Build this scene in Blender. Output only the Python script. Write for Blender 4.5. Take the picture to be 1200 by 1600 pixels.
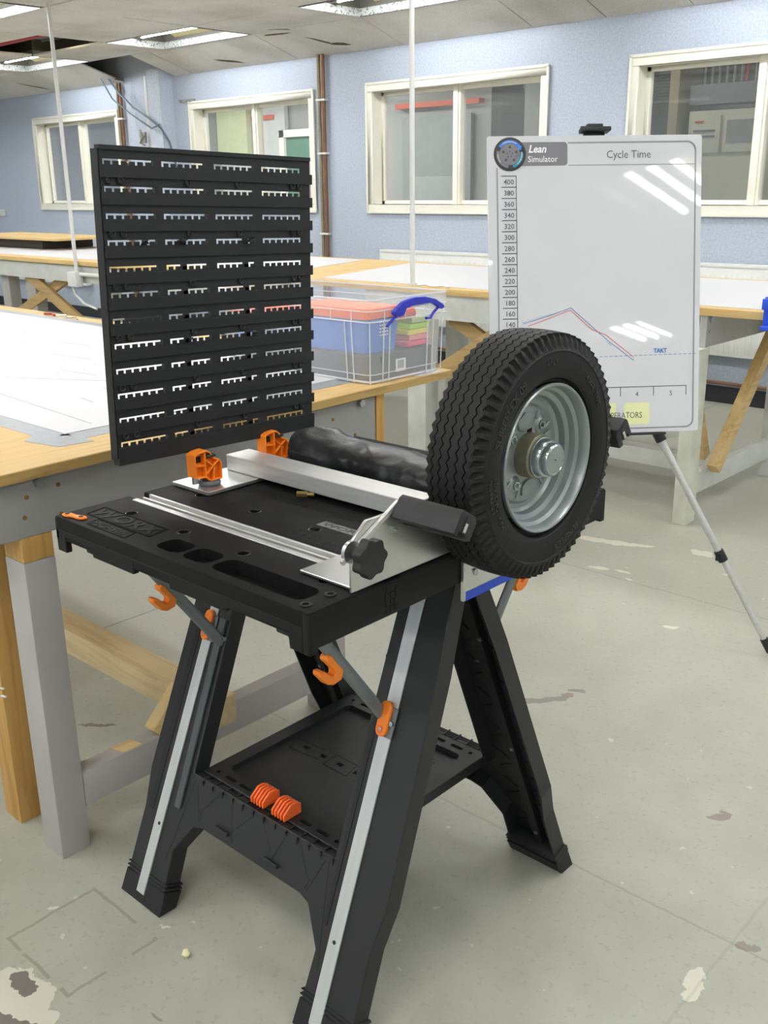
import bpy, bmesh, math, random
from mathutils import Vector, Matrix
random.seed(7)
PI = math.pi
S = bpy.context.scene
COL = S.collection
for o in list(bpy.data.objects): bpy.data.objects.remove(o)

# ---------------------------------------------------------------- camera, world, exposure
cam_d = bpy.data.cameras.new('camera'); cam = bpy.data.objects.new('camera', cam_d); COL.objects.link(cam)
cam_d.sensor_fit = 'VERTICAL'; cam_d.sensor_height = 32.0; cam_d.lens = 32.0 * 1553 / 1600
cam_d.clip_start = .05; cam_d.clip_end = 60
cam.matrix_world = Matrix(((0.73697966, -0.20161892, 0.645144, 0), (0.67580829, 0.23675224, -0.69801972, 0),
                           (-0.01200531, 0.95042001, 0.31073732, 1.35), (0, 0, 0, 1)))
S.camera = cam
W = bpy.data.worlds.new('world'); S.world = W; W.use_nodes = True
W.node_tree.nodes['Background'].inputs[0].default_value = (.8, .85, .9, 1)
W.node_tree.nodes['Background'].inputs[1].default_value = .3
S.view_settings.view_transform = 'Standard'; S.view_settings.look = 'None'
S.view_settings.gamma = 1; S.view_settings.use_curve_mapping = False
S.view_settings.exposure = 0.0
TUBE = 37.5          # emission of the fluorescent tubes
CORRIDOR_W = 26.0    # watts of each unseen fill lamp added behind the glass

# ---------------------------------------------------------------- helpers
def lin(c):
    if isinstance(c, str): c = tuple(int(c[i:i+2], 16) / 255 for i in (0, 2, 4))
    return tuple(x / 12.92 if x <= .04045 else ((x + .055) / 1.055) ** 2.4 for x in c) + (1,)

class MB:
    def __init__(s): s.v = []; s.f = []
    def add(s, vs, fs):
        n = len(s.v); s.v += [Vector(v) for v in vs]; s.f += [tuple(n + i for i in f) for f in fs]; return s
    def box(s, x0, x1, y0, y1, z0, z1, M=None):
        v = [Vector((x, y, z)) for z in (z0, z1) for y in (y0, y1) for x in (x0, x1)]
        if M: v = [M @ p for p in v]
        return s.add(v, [(0, 2, 3, 1), (4, 5, 7, 6), (0, 1, 5, 4), (2, 6, 7, 3), (0, 4, 6, 2), (1, 3, 7, 5)])
    def beam(s, a, b, w, h, up=(0, 0, 1)):
        a = Vector(a); b = Vector(b); d = b - a; L = d.length; d.normalize()
        u = Vector(up); sd = d.cross(u)
        if sd.length < 1e-4: sd = d.cross(Vector((1, 0, 0)))
        sd.normalize(); u = sd.cross(d)
        M = Matrix((( *[sd[0], u[0], d[0]], a[0]), (sd[1], u[1], d[1], a[1]), (sd[2], u[2], d[2], a[2]), (0, 0, 0, 1)))
        return s.box(-w/2, w/2, -h/2, h/2, 0, L, M)
    def prism(s, pts, off):
        n = len(pts); off = Vector(off); p = [Vector(q) for q in pts]
        fs = [tuple(range(n))[::-1], tuple(range(n, 2*n))] + [(i, (i+1) % n, n + (i+1) % n, n + i) for i in range(n)]
        return s.add(p + [q + off for q in p], fs)
    def lathe(s, prof, o, axis, n=48, closed=False):
        o = Vector(o); a = Vector(axis).normalized(); u = a.orthogonal().normalized(); w = a.cross(u)
        vs = []
        for t in range(n):
            c = math.cos(2*PI*t/n); q = math.sin(2*PI*t/n)
            for (x, r) in prof: vs.append(o + a*x + (u*c + w*q)*r)
        m = len(prof); fs = []
        for t in range(n):
            for j in range(m - 1 + (1 if closed else 0)):
                k = (j+1) % m; t2 = (t+1) % n
                fs.append((t*m+j, t2*m+j, t2*m+k, t*m+k))
        return s.add(vs, fs)
    def cyl(s, a, b, r, n=16, r2=None):
        a = Vector(a); b = Vector(b); L = (b-a).length; r2 = r if r2 is None else r2
        return s.lathe([(0, 1e-5), (0, r), (L, r2), (L, 1e-5)], a, b-a, n)
    def tube(s, pts, r, n=10, cap=True):
        pts = [Vector(p) for p in pts]; vs = []; m = len(pts); pu = None
        for i, p in enumerate(pts):
            d = (pts[min(i+1, m-1)] - pts[max(i-1, 0)]).normalized()
            u = pu - d*(pu.dot(d)) if pu is not None else d.orthogonal()
            u.normalize(); pu = u; w = d.cross(u)
            rr = r[i] if isinstance(r, (list, tuple)) else r
            for t in range(n):
                vs.append(p + (u*math.cos(2*PI*t/n) + w*math.sin(2*PI*t/n))*rr)
        fs = [(i*n+t, i*n+(t+1) % n, (i+1)*n+(t+1) % n, (i+1)*n+t) for i in range(m-1) for t in range(n)]
        if cap: fs += [tuple(range(n))[::-1], tuple(range((m-1)*n, m*n))]
        return s.add(vs, fs)
    def xf(s, M): s.v = [M @ v for v in s.v]; return s

WM = {}
def wm(o): return WM.get(o.name, Matrix.Identity(4))
def tag(o, label=None, cat=None, group=None, kind=None):
    if label: o['label'] = label
    if cat: o['category'] = cat
    if group: o['group'] = group
    if kind: o['kind'] = kind
    return o
def thing(name, label, cat, loc=(0, 0, 0), M=None, group=None):
    o = bpy.data.objects.new(name, None); COL.objects.link(o); o.empty_display_size = .05
    M = M or Matrix.Translation(loc); o.matrix_world = M; WM[o.name] = M.copy()
    return tag(o, label, cat, group)
def build(name, mb, mat, parent=None, bevel=0, smooth=True, ang=35, local=False, uv=None):
    me = bpy.data.meshes.new(name)
    P = wm(parent) if parent else Matrix.Identity(4)
    if not local and parent:
        I = P.inverted(); vs = [I @ v for v in mb.v]
    else: vs = mb.v
    me.from_pydata([tuple(v) for v in vs], [], mb.f); 
    bm = bmesh.new(); bm.from_mesh(me)
    bmesh.ops.remove_doubles(bm, verts=bm.verts, dist=1e-6)
    bmesh.ops.recalc_face_normals(bm, faces=bm.faces)
    if bevel:
        es = [e for e in bm.edges if len(e.link_faces) == 2 and e.calc_face_angle(0) > .6]
        bmesh.ops.bevel(bm, geom=es, offset=bevel, segments=2 if bevel > .0015 else 1, profile=.6, affect='EDGES', clamp_overlap=True)
    bm.to_mesh(me); bm.free()
    if smooth:
        me.polygons.foreach_set('use_smooth', [True]*len(me.polygons))
        try: me.set_sharp_from_angle(angle=math.radians(ang))
        except Exception: pass
    me.materials.append(mat)
    o = bpy.data.objects.new(name, me); COL.objects.link(o)
    if parent: o.parent = parent
    WM[o.name] = P.copy()
    return o
def solo(name, mb, mat, label, cat, group=None, bevel=0, smooth=True, loc=None):
    if loc is not None: mb.xf(Matrix.Translation(-Vector(loc)))
    o = build(name, mb, mat, None, bevel, smooth)
    if loc is not None: o.location = loc; WM[o.name] = Matrix.Translation(loc)
    return tag(o, label, cat, group)
def struct(name, mb, mat, parent=None, bevel=0, smooth=False):
    o = build(name, mb, mat, parent, bevel, smooth)
    if not parent: o['kind'] = 'structure'
    return o
def cut(o, *mbs):
    for mb in mbs:
        c = build('cutter', mb, o.data.materials[0], None, 0, False)
        c.data.transform(wm(o).inverted())
        m = o.modifiers.new('b', 'BOOLEAN'); m.object = c; m.operation = 'DIFFERENCE'; m.solver = 'EXACT'
        c.matrix_world = Matrix.Identity(4)
        # evaluate with the cutter placed relative to the parent of o
        par = o.parent; o.parent = None
        bpy.context.view_layer.update()
        dg = bpy.context.evaluated_depsgraph_get()
        me = bpy.data.meshes.new_from_object(o.evaluated_get(dg))
        o.modifiers.clear(); old = o.data; o.data = me; me.name = old.name
        o.parent = par
        bpy.data.objects.remove(c)
    me = o.data
    me.polygons.foreach_set('use_smooth', [True]*len(me.polygons)); me.set_sharp_from_angle(angle=math.radians(30))
def bevmod(o, w, seg=2):
    bm = bmesh.new(); bm.from_mesh(o.data)
    es = [e for e in bm.edges if len(e.link_faces) == 2 and e.calc_face_angle(0) > .6]
    bmesh.ops.bevel(bm, geom=es, offset=w, segments=seg, profile=.6, affect='EDGES', clamp_overlap=True)
    bm.to_mesh(o.data); bm.free()
    me = o.data; me.polygons.foreach_set('use_smooth', [True]*len(me.polygons)); me.set_sharp_from_angle(angle=math.radians(35))
def rrect(x0, x1, y0, y1, r, n=5):
    pts = []
    for cx, cy, a in ((x1-r, y1-r, 0), (x0+r, y1-r, 90), (x0+r, y0+r, 180), (x1-r, y0+r, 270)):
        for i in range(n+1):
            t = math.radians(a + 90*i/n); pts.append((cx + r*math.cos(t), cy + r*math.sin(t)))
    return pts
def text(name, s, size, M, mat, parent, ext=.0003, align='LEFT', sx=1.0, shear=0.0, bold=0.0, bend=None, cyl=None):
    cu = bpy.data.curves.new(name, 'FONT'); cu.body = s; cu.size = size; cu.extrude = ext; cu.align_x = align
    cu.shear = shear; cu.offset = bold; cu.resolution_u = 2
    t = bpy.data.objects.new(name, cu); COL.objects.link(t); bpy.context.view_layer.update()
    me = bpy.data.meshes.new_from_object(t.evaluated_get(bpy.context.evaluated_depsgraph_get()))
    bpy.data.objects.remove(t)
    me.transform(Matrix.Diagonal((sx, 1, 1, 1)))
    if bend:
        for v in me.vertices:
            x, y, z = v.co; v.co = bend(x, y, z)
    if M is not None: me.transform(M)
    P = wm(parent); me.transform(P.inverted())
    me.materials.clear(); me.materials.append(mat)
    o = bpy.data.objects.new(name, me); COL.objects.link(o); o.parent = parent; WM[o.name] = P.copy()
    return o

# ---------------------------------------------------------------- materials
def nodes(name):
    m = bpy.data.materials.new(name); m.use_nodes = True; nt = m.node_tree
    return m, nt, nt.nodes['Principled BSDF'], nt.nodes.new, nt.links.new
def mat(name, col, rough=.5, metal=0, var=.06, vs=12, bump=0, bs=200, spec=.5, coat=0, streak=None, aniso=None):
    m, nt, b, N, L = nodes(name)
    c = lin(col); b.inputs['Roughness'].default_value = rough; b.inputs['Metallic'].default_value = metal
    b.inputs['Specular IOR Level'].default_value = spec; b.inputs['Coat Weight'].default_value = coat
    g = N('ShaderNodeNewGeometry')
    mp = N('ShaderNodeMapping'); L(g.outputs['Position'], mp.inputs[0])
    if streak: mp.inputs['Scale'].default_value = streak
    n = N('ShaderNodeTexNoise'); n.inputs['Scale'].default_value = vs; n.inputs['Detail'].default_value = 5; L(mp.outputs[0], n.inputs[0])
    r = N('ShaderNodeMapRange'); r.inputs[1].default_value = .3; r.inputs[2].default_value = .7
    r.inputs[3].default_value = 1 - var; r.inputs[4].default_value = 1 + var; L(n.outputs[0], r.inputs[0])
    x = N('ShaderNodeVectorMath'); x.operation = 'SCALE'; x.inputs[0].default_value = c[:3]; L(r.outputs[0], x.inputs['Scale'])
    L(x.outputs[0], b.inputs['Base Color'])
    r2 = N('ShaderNodeMapRange'); r2.inputs[3].default_value = max(.02, rough - .08) if rough > .1 else rough; r2.inputs[4].default_value = min(1, rough + .08) if rough > .1 else rough + .01
    L(n.outputs[0], r2.inputs[0]); L(r2.outputs[0], b.inputs['Roughness'])
    if bump:
        n2 = N('ShaderNodeTexNoise'); n2.inputs['Scale'].default_value = bs; n2.inputs['Detail'].default_value = 3; L(mp.outputs[0], n2.inputs[0])
        bp = N('ShaderNodeBump'); bp.inputs['Strength'].default_value = bump; bp.inputs['Distance'].default_value = .002
        L(n2.outputs[0], bp.inputs['Height']); L(bp.outputs[0], b.inputs['Normal'])
    return m
def wood(name, c1, c2, axis=0, rough=.6, knots=True):
    m, nt, b, N, L = nodes(name); b.inputs['Roughness'].default_value = rough
    g = N('ShaderNodeNewGeometry'); mp = N('ShaderNodeMapping'); L(g.outputs['Position'], mp.inputs[0])
    sc = [16, 16, 16]; sc[axis] = 1.3; mp.inputs['Scale'].default_value = sc
    n = N('ShaderNodeTexNoise'); n.inputs['Scale'].default_value = 3; n.inputs['Detail'].default_value = 8; n.inputs['Distortion'].default_value = .8
    L(mp.outputs[0], n.inputs[0])
    w = N('ShaderNodeMath'); w.operation = 'MULTIPLY'; w.inputs[1].default_value = 15; L(n.outputs[0], w.inputs[0])
    sn = N('ShaderNodeMath'); sn.operation = 'SINE'; L(w.outputs[0], sn.inputs[0])
    mx = N('ShaderNodeMath'); mx.operation = 'MULTIPLY_ADD'; mx.inputs[1].default_value = .1; L(sn.outputs[0], mx.inputs[0]); L(n.outputs[0], mx.inputs[2])
    r = N('ShaderNodeValToRGB'); r.color_ramp.elements[0].position = .25; r.color_ramp.elements[1].position = .8
    r.color_ramp.elements[0].color = lin(c1); r.color_ramp.elements[1].color = lin(c2); L(mx.outputs[0], r.inputs[0])
    L(r.outputs[0], b.inputs['Base Color'])
    bp = N('ShaderNodeBump'); bp.inputs['Strength'].default_value = .15; bp.inputs['Distance'].default_value = .001
    L(mx.outputs[0], bp.inputs['Height']); L(bp.outputs[0], b.inputs['Normal'])
    return m
def emit(name, col, st):
    m, nt, b, N, L = nodes(name); b.inputs['Emission Color'].default_value = lin(col); b.inputs['Emission Strength'].default_value = st
    b.inputs['Base Color'].default_value = (.9, .9, .9, 1); return m
def clear(name, col, tr, rough=.08, refl=1.0):
    m, nt, b, N, L = nodes(name); out = nt.nodes['Material Output']
    t = N('ShaderNodeBsdfTransparent'); g = N('ShaderNodeBsdfGlossy'); g.inputs['Roughness'].default_value = rough
    b.inputs['Base Color'].default_value = lin(col); b.inputs['Roughness'].default_value = .35
    m1 = N('ShaderNodeMixShader'); m1.inputs[0].default_value = tr; L(b.outputs[0], m1.inputs[1]); L(t.outputs[0], m1.inputs[2])
    fr = N('ShaderNodeFresnel'); fr.inputs[0].default_value = 1.5
    mu = N('ShaderNodeMath'); mu.operation = 'MULTIPLY'; mu.inputs[1].default_value = refl; L(fr.outputs[0], mu.inputs[0])
    gg = N('ShaderNodeNewGeometry'); inv = N('ShaderNodeMath'); inv.operation = 'SUBTRACT'; inv.inputs[0].default_value = 1; L(gg.outputs['Backfacing'], inv.inputs[1])
    m3 = N('ShaderNodeMath'); m3.operation = 'MULTIPLY'; L(mu.outputs[0], m3.inputs[0]); L(inv.outputs[0], m3.inputs[1]); mu = m3
    m2 = N('ShaderNodeMixShader'); L(mu.outputs[0], m2.inputs[0]); L(m1.outputs[0], m2.inputs[1]); L(g.outputs[0], m2.inputs[2])
    L(m2.outputs[0], out.inputs[0]); return m

M_ = {}
M_['black'] = mat('black_plastic', '1b1c1d', .5, var=.08, vs=30, bump=.25, bs=700)
M_['black_top'] = mat('black_textured_plastic', '0d0d0d', .62, var=.15, vs=18, bump=.35, bs=900, spec=.2)
M_['black_skirt'] = mat('black_moulded_skirt', '0f1010', .55, var=.08, vs=18, bump=.2, bs=900, spec=.25)
M_['gloss_black'] = mat('glossy_hole_rim', '2a2a2a', .18, spec=.8)
M_['black_dull'] = mat('black_panel', '111213', .6, var=.06, bump=.15, bs=500)
M_['grey_plastic'] = mat('grey_plastic', '4a4e50', .5)
M_['strut'] = mat('grey_strut', '767b7e', .42, metal=.3, var=.05)
M_['alu'] = mat('brushed_aluminium', 'cfcfcb', .42, metal=.6, var=.07, vs=25, bump=.15, bs=60, streak=(.4, 6, 6))
M_['alu_plate'] = mat('aluminium_plate', 'c9cac8', .3, metal=.9, var=.12, vs=6, bump=.05, bs=40)
M_['stripe'] = mat('satin_strip', 'c9cccb', .42, metal=.55, var=.04, bump=.1, bs=80, streak=(8, .5, .5))
M_['orange'] = mat('orange_plastic', 'f0821e', .38, var=.05)
M_['orange_red'] = mat('orange_red_plastic', 'ef6a2c', .45, var=.05)
M_['rubber'] = mat('tyre_rubber', '10100f', .6, var=.1, vs=20, bump=.2, bs=500, spec=.35)
M_['rubber_txt'] = mat('tyre_letter_rubber', '292929', .4, var=.05)
M_['rim'] = mat('silver_paint', '9aa1a0', .38, metal=.6, var=.05, vs=9)
M_['zinc'] = mat('zinc_plate', 'a9b2b2', .24, metal=.95, var=.06, vs=30)
M_['rust'] = mat('dull_hub', '85806c', .5, metal=.6, var=.15, vs=40)
M_['steel'] = mat('steel', 'b8babb', .28, metal=.95)
M_['whiteboard'] = mat('whiteboard_enamel', 'd2d3d6', .022, var=.01)
M_['print_grey'] = mat('print_grey', '8b8d90', .4, var=.02)
M_['print_tab'] = mat('print_tab_grey', '77757a', .3, var=.03)
M_['print_dark'] = mat('print_dark', '2e3033', .4, var=.02)
M_['print_num'] = mat('print_number_grey', '5c6064', .4, var=.02)
M_['print_white'] = mat('print_white', 'eeeeee', .4, var=.01)
M_['print_black'] = mat('print_black', '1c1d1f', .3, var=.02)
M_['print_blue'] = mat('print_blue', '2f7fe0', .3, var=.05)
M_['print_teal'] = mat('print_teal', '1f8fb0', .3, var=.05)
M_['ink_blue'] = mat('ink_blue', '4a62b5', .4); M_['ink_red'] = mat('ink_red', 'd0484e', .4)
M_['ink_teal'] = mat('ink_teal', '6fb7bd', .4); M_['ink_takt'] = mat('ink_takt_blue', '2e6fae', .4)
M_['note'] = mat('pale_yellow_print', 'dfe2ab', .5, var=.02)
M_['blue_tape'] = mat('blue_tape', '1f4fd6', .45)
M_['blue_plastic'] = mat('blue_handle_plastic', '2b32b4', .35)
M_['wood_light'] = wood('pine_x', 'cdb486', 'dfcb9f', 0)
M_['wood_y'] = wood('pine_y', 'c3a16a', 'd9c08c', 1)
M_['wood_z'] = wood('pine_z', 'ae8242', 'c79e5c', 2)
M_['wood_brown'] = wood('brace_wood', 'a38655', 'b99b68', 0)
M_['ply'] = wood('plywood_top', 'cfac70', 'dcbc84', 1)
M_['ply_edge'] = wood('plywood_edge', '9c7f4c', 'bb9c60', 1)
M_['ply_x'] = wood('plywood_far', 'cba869', 'd8ba80', 0)
M_['grey_paint'] = mat('grey_painted_timber', 'a8a5a0', .55, var=.05, vs=8, bump=.15, bs=60)
M_['grey_apron'] = mat('grey_painted_board', '8f8e8c', .55, var=.06, vs=6, bump=.1, bs=50)
M_['white_timber'] = mat('whitewashed_timber', 'c9cbc4', .6, var=.07, vs=14, bump=.3, bs=40)
M_['paper'] = mat('white_paper', 'd2d2d5', .45, var=.015, vs=3)
M_['duct'] = mat('duct_tape', 'a3a8ad', .35, metal=.3, var=.1, vs=30, bump=.5, bs=60)
M_['cream'] = mat('cream_window_paint', 'f0eee0', .4, var=.02)
M_['white_paint'] = mat('white_radiator_enamel', 'e6e7e2', .35, var=.02)
M_['copper'] = mat('copper_pipe', '84604a', .4, metal=.5, var=.15, vs=10)
M_['copper_dull'] = mat('tarnished_pipe', '8f8468', .5, metal=.4, var=.2, vs=8)
M_['red'] = mat('red_paint', 'b0271f', .35)
M_['red_strip'] = mat('orange_red_trunking', 'c9532f', .5)
M_['skirt'] = mat('black_skirting', '26282b', .4)
M_['conduit'] = mat('white_conduit', 'd9dad6', .4, var=.02)
M_['cable'] = mat('blue_grey_cable', '5a6b78', .5)
M_['glass'] = clear('window_glass', 'd0d8d6', .93, .02, 1.0)
M_['boxclear'] = clear('clear_polypropylene', 'f4f6f8', .74, .15, .7)
M_['boxrim'] = clear('frosted_polypropylene', 'eef0f2', .45, .2, .7)
M_['poly'] = clear('polythene', 'e8ebee', .5, .15, .8)
M_['bag'] = mat('black_nylon_bag', '1e1f20', .38, var=.1, bump=.35, bs=70)
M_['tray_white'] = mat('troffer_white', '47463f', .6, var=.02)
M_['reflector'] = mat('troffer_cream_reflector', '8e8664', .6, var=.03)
M_['tube'] = emit('fluorescent_tube', 'fbfcff', TUBE)
M_['plenum'] = mat('ceiling_void', 'b5a888', .9, var=.3, vs=5)
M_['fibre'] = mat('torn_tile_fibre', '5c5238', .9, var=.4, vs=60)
def prismatic():
    m, nt, b, N, L = nodes('prismatic_edge'); b.inputs['Roughness'].default_value = .3
    g = N('ShaderNodeNewGeometry'); v = N('ShaderNodeTexVoronoi'); v.inputs['Scale'].default_value = 55; L(g.outputs['Position'], v.inputs[0])
    r = N('ShaderNodeValToRGB'); r.color_ramp.elements[0].color = lin('3c403f'); r.color_ramp.elements[0].position = .2
    r.color_ramp.elements[1].color = lin('8f9390'); r.color_ramp.elements[1].position = .45
    L(v.outputs['Distance'], r.inputs[0]); L(r.outputs[0], b.inputs['Base Color'])
    bp = N('ShaderNodeBump'); bp.inputs['Strength'].default_value = .6; bp.inputs['Distance'].default_value = .004; L(v.outputs['Distance'], bp.inputs['Height']); L(bp.outputs[0], b.inputs['Normal'])
    return m
M_['prism'] = prismatic()
def tile_mat():
    m, nt, b, N, L = nodes('mineral_tile'); b.inputs['Roughness'].default_value = .9; b.inputs['Specular IOR Level'].default_value = .2
    g = N('ShaderNodeNewGeometry'); n = N('ShaderNodeTexNoise'); n.inputs['Scale'].default_value = 90; n.inputs['Detail'].default_value = 6; L(g.outputs['Position'], n.inputs[0])
    n2 = N('ShaderNodeTexNoise'); n2.inputs['Scale'].default_value = 1.6; n2.inputs['Detail'].default_value = 3; L(g.outputs['Position'], n2.inputs[0])
    ad = N('ShaderNodeMath'); ad.operation = 'MULTIPLY_ADD'; ad.inputs[1].default_value = .5; L(n.outputs[0], ad.inputs[0]); L(n2.outputs[0], ad.inputs[2])
    r = N('ShaderNodeValToRGB'); r.color_ramp.elements[0].position = .5; r.color_ramp.elements[1].position = .85
    r.color_ramp.elements[0].color = lin('bfbbb2'); r.color_ramp.elements[1].color = lin('dedbd5'); L(ad.outputs[0], r.inputs[0]); L(r.outputs[0], b.inputs['Base Color'])
    bp = N('ShaderNodeBump'); bp.inputs['Strength'].default_value = .7; bp.inputs['Distance'].default_value = .004; L(n.outputs[0], bp.inputs['Height']); L(bp.outputs[0], b.inputs['Normal'])
    return m
M_['tile'] = tile_mat()
def wall_mat(name, a, c, bump=.35):
    m, nt, b, N, L = nodes(name); b.inputs['Roughness'].default_value = .55; b.inputs['Specular IOR Level'].default_value = .3
    g = N('ShaderNodeNewGeometry'); n = N('ShaderNodeTexNoise'); n.inputs['Scale'].default_value = 75; n.inputs['Detail'].default_value = 7; n.inputs['Roughness'].default_value = .65; L(g.outputs['Position'], n.inputs[0])
    r = N('ShaderNodeValToRGB'); r.color_ramp.elements[0].position = .38; r.color_ramp.elements[1].position = .66
    r.color_ramp.elements[0].color = lin(a); r.color_ramp.elements[1].color = lin(c); L(n.outputs[0], r.inputs[0]); L(r.outputs[0], b.inputs['Base Color'])
    bp = N('ShaderNodeBump'); bp.inputs['Strength'].default_value = bump; bp.inputs['Distance'].default_value = .003; L(n.outputs[0], bp.inputs['Height']); L(bp.outputs[0], b.inputs['Normal'])
    return m
M_['wall'] = wall_mat('blue_wall', 'acb6c6', 'c3cbd6')
M_['wall_grey'] = wall_mat('corridor_grey', '9b9d98', 'a8aaa5', .1)
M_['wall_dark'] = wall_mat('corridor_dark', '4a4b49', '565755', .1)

def floor_mat():
    m, nt, b, N, L = nodes('painted_concrete')
    g = N('ShaderNodeNewGeometry'); pos = g.outputs['Position']
    def noise(sc, det=5, rough=.5):
        n = N('ShaderNodeTexNoise'); n.inputs['Scale'].default_value = sc; n.inputs['Detail'].default_value = det; n.inputs['Roughness'].default_value = rough
        L(pos, n.inputs[0]); return n
    def math_(op, a, b_, c=None):
        x = N('ShaderNodeMath'); x.operation = op
        for i, q in enumerate((a, b_, c)):
            if q is None: continue
            if isinstance(q, (int, float)): x.inputs[i].default_value = q
            else: L(q, x.inputs[i])
        return x.outputs[0]
    def mixc(fac, c1, c2):
        x = N('ShaderNodeMix'); x.data_type = 'RGBA'
        if isinstance(fac, (int, float)): x.inputs[0].default_value = fac
        else: L(fac, x.inputs[0])
        for i, c in ((6, c1), (7, c2)):
            if isinstance(c, str): x.inputs[i].default_value = lin(c)
            else: L(c, x.inputs[i])
        return x.outputs[2]
    big = noise(1.1, 6, .6); mid = noise(9, 6, .6); fine = noise(70, 4)
    r = N('ShaderNodeValToRGB'); r.color_ramp.elements[0].position = .35; r.color_ramp.elements[1].position = .68
    r.color_ramp.elements[0].color = lin('a0a193'); r.color_ramp.elements[1].color = lin('b1b2a4')
    L(math_('MULTIPLY_ADD', mid.outputs[0], .45, math_('MULTIPLY', big.outputs[0], .6)), r.inputs[0])
    col = r.outputs[0]
    col = mixc(math_('MULTIPLY', math_('GREATER_THAN', fine.outputs[0], .62), .3), col, '8b8d80')
    # chips, spills and bare patches, each where the floor has it: (x, y, rx, ry, rot, colour)
    dn = noise(14, 4, .6); sv = N('ShaderNodeVectorMath'); sv.operation = 'MULTIPLY_ADD'
    L(dn.outputs[1], sv.inputs[0]); sv.inputs[1].default_value = (.09, .09, 0); L(pos, sv.inputs[2])
    off = (-.045, -.045)
    P = [(-1.87, 3.33, .13, .032, .25, 0), (-1.76, 3.37, .06, .022, .3, 0), (-1.75, 3.06, .045, .017, .4, 0), (-1.66, 3.08, .03, .012, .4, 0),
         (-1.53, 3.45, .05, .026, -.2, 0), (-1.61, 3.03, .02, .01, 0, 0), (-1.335, 2.10, .075, .02, 1.0, 1), (-1.30, 2.19, .026, .014, .8, 1),
         (-.75, 1.91, .03, .012, .8, 1), (-.533, 1.55, .022, .012, .5, 1), (-.565, 1.40, .02, .042, .2, 0), (-1.22, .722, .012, .006, .4, 1),
         (-1.43, .56, .09, .075, 0, 0), (-1.38, .545, .05, .02, .3, 2), (-1.46, .60, .03, .02, .3, 2), (-1.59, .745, .01, .004, .3, 0),
         (-1.39, .864, .012, .003, .9, 0), (-1.35, 3.3, .02, .01, 0, 0), (-1.3, 2.75, .03, .012, .5, 0), (-1.02, 3.0, .05, .015, .4, 0), (-2.15, 1.2, .05, .006, .9, 2)]
    for (x, y, rx, ry, a, k) in P:
        mp = N('ShaderNodeMapping'); mp.vector_type = 'TEXTURE'
        mp.inputs['Location'].default_value = (x - off[0], y - off[1], 0); mp.inputs['Rotation'].default_value = (0, 0, a); mp.inputs['Scale'].default_value = (rx, ry, 1)
        L(sv.outputs[0], mp.inputs[0])
        ln = N('ShaderNodeVectorMath'); ln.operation = 'LENGTH'; L(mp.outputs[0], ln.inputs[0])
        col = mixc(math_('LESS_THAN', ln.outputs[1], 1.0), col, ('cfcdbd', '8d857c', '77736b')[k])
    sp = noise(26, 2); sp2 = noise(3, 2)
    col = mixc(math_('MULTIPLY', math_('GREATER_THAN', sp.outputs[0], .735), .7), col, 'cdccbc')
    # worn outline of an old floor box and slab joints
    xyz = N('ShaderNodeSeparateXYZ'); L(sv.outputs[0], xyz.inputs[0])
    raw = N('ShaderNodeSeparateXYZ'); L(pos, raw.inputs[0])
    X = math_('MULTIPLY_ADD', math_('SUBTRACT', xyz.outputs[0], raw.outputs[0]), .15, raw.outputs[0])
    Y = math_('MULTIPLY_ADD', math_('SUBTRACT', xyz.outputs[1], raw.outputs[1]), .15, raw.outputs[1])
    bx = math_('SUBTRACT', math_('ABSOLUTE', math_('SUBTRACT', X, -1.47), 0), .107)
    by = math_('SUBTRACT', math_('ABSOLUTE', math_('SUBTRACT', Y, .745), 0), .093)
    bd = math_('ABSOLUTE', math_('MAXIMUM', bx, by), 0)
    bf = math_('MULTIPLY', math_('LESS_THAN', bd, .0035), math_('MULTIPLY', math_('GREATER_THAN', mid.outputs[0], .42), .6))
    col = mixc(bf, col, '8c8272')
    def line(c, pos_, w, f):
        return math_('MULTIPLY', math_('LESS_THAN', math_('ABSOLUTE', math_('SUBTRACT', c, pos_), 0), w), f)
    for c, p, w, f in ((X, -2.67, .004, .6), (Y, 1.55, .003, .25), (X, -4.6, .004, .5), (Y, 3.02, .003, .35), (X, -.55, .003, .15)):
        col = mixc(line(c, p, w, f), col, '5f6058')
    L(col, b.inputs['Base Color'])
    rr = N('ShaderNodeMapRange'); rr.inputs[3].default_value = .3; rr.inputs[4].default_value = .62; L(mid.outputs[0], rr.inputs[0]); L(rr.outputs[0], b.inputs['Roughness'])
    bp = N('ShaderNodeBump'); bp.inputs['Strength'].default_value = .2; bp.inputs['Distance'].default_value = .004
    L(math_('MULTIPLY_ADD', fine.outputs[0], .3, mid.outputs[0]), bp.inputs['Height']); L(bp.outputs[0], b.inputs['Normal'])
    return m
M_['floor'] = floor_mat()

# ================================================================ SETTING
YW = 6.134; CH = 2.503
XL, XR, YF = -12.6, 7.4, -4.6
struct('floor', MB().box(XL - .1, XR + .1, YF - .1, 9.1, -.1, 0), M_['floor'])
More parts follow.
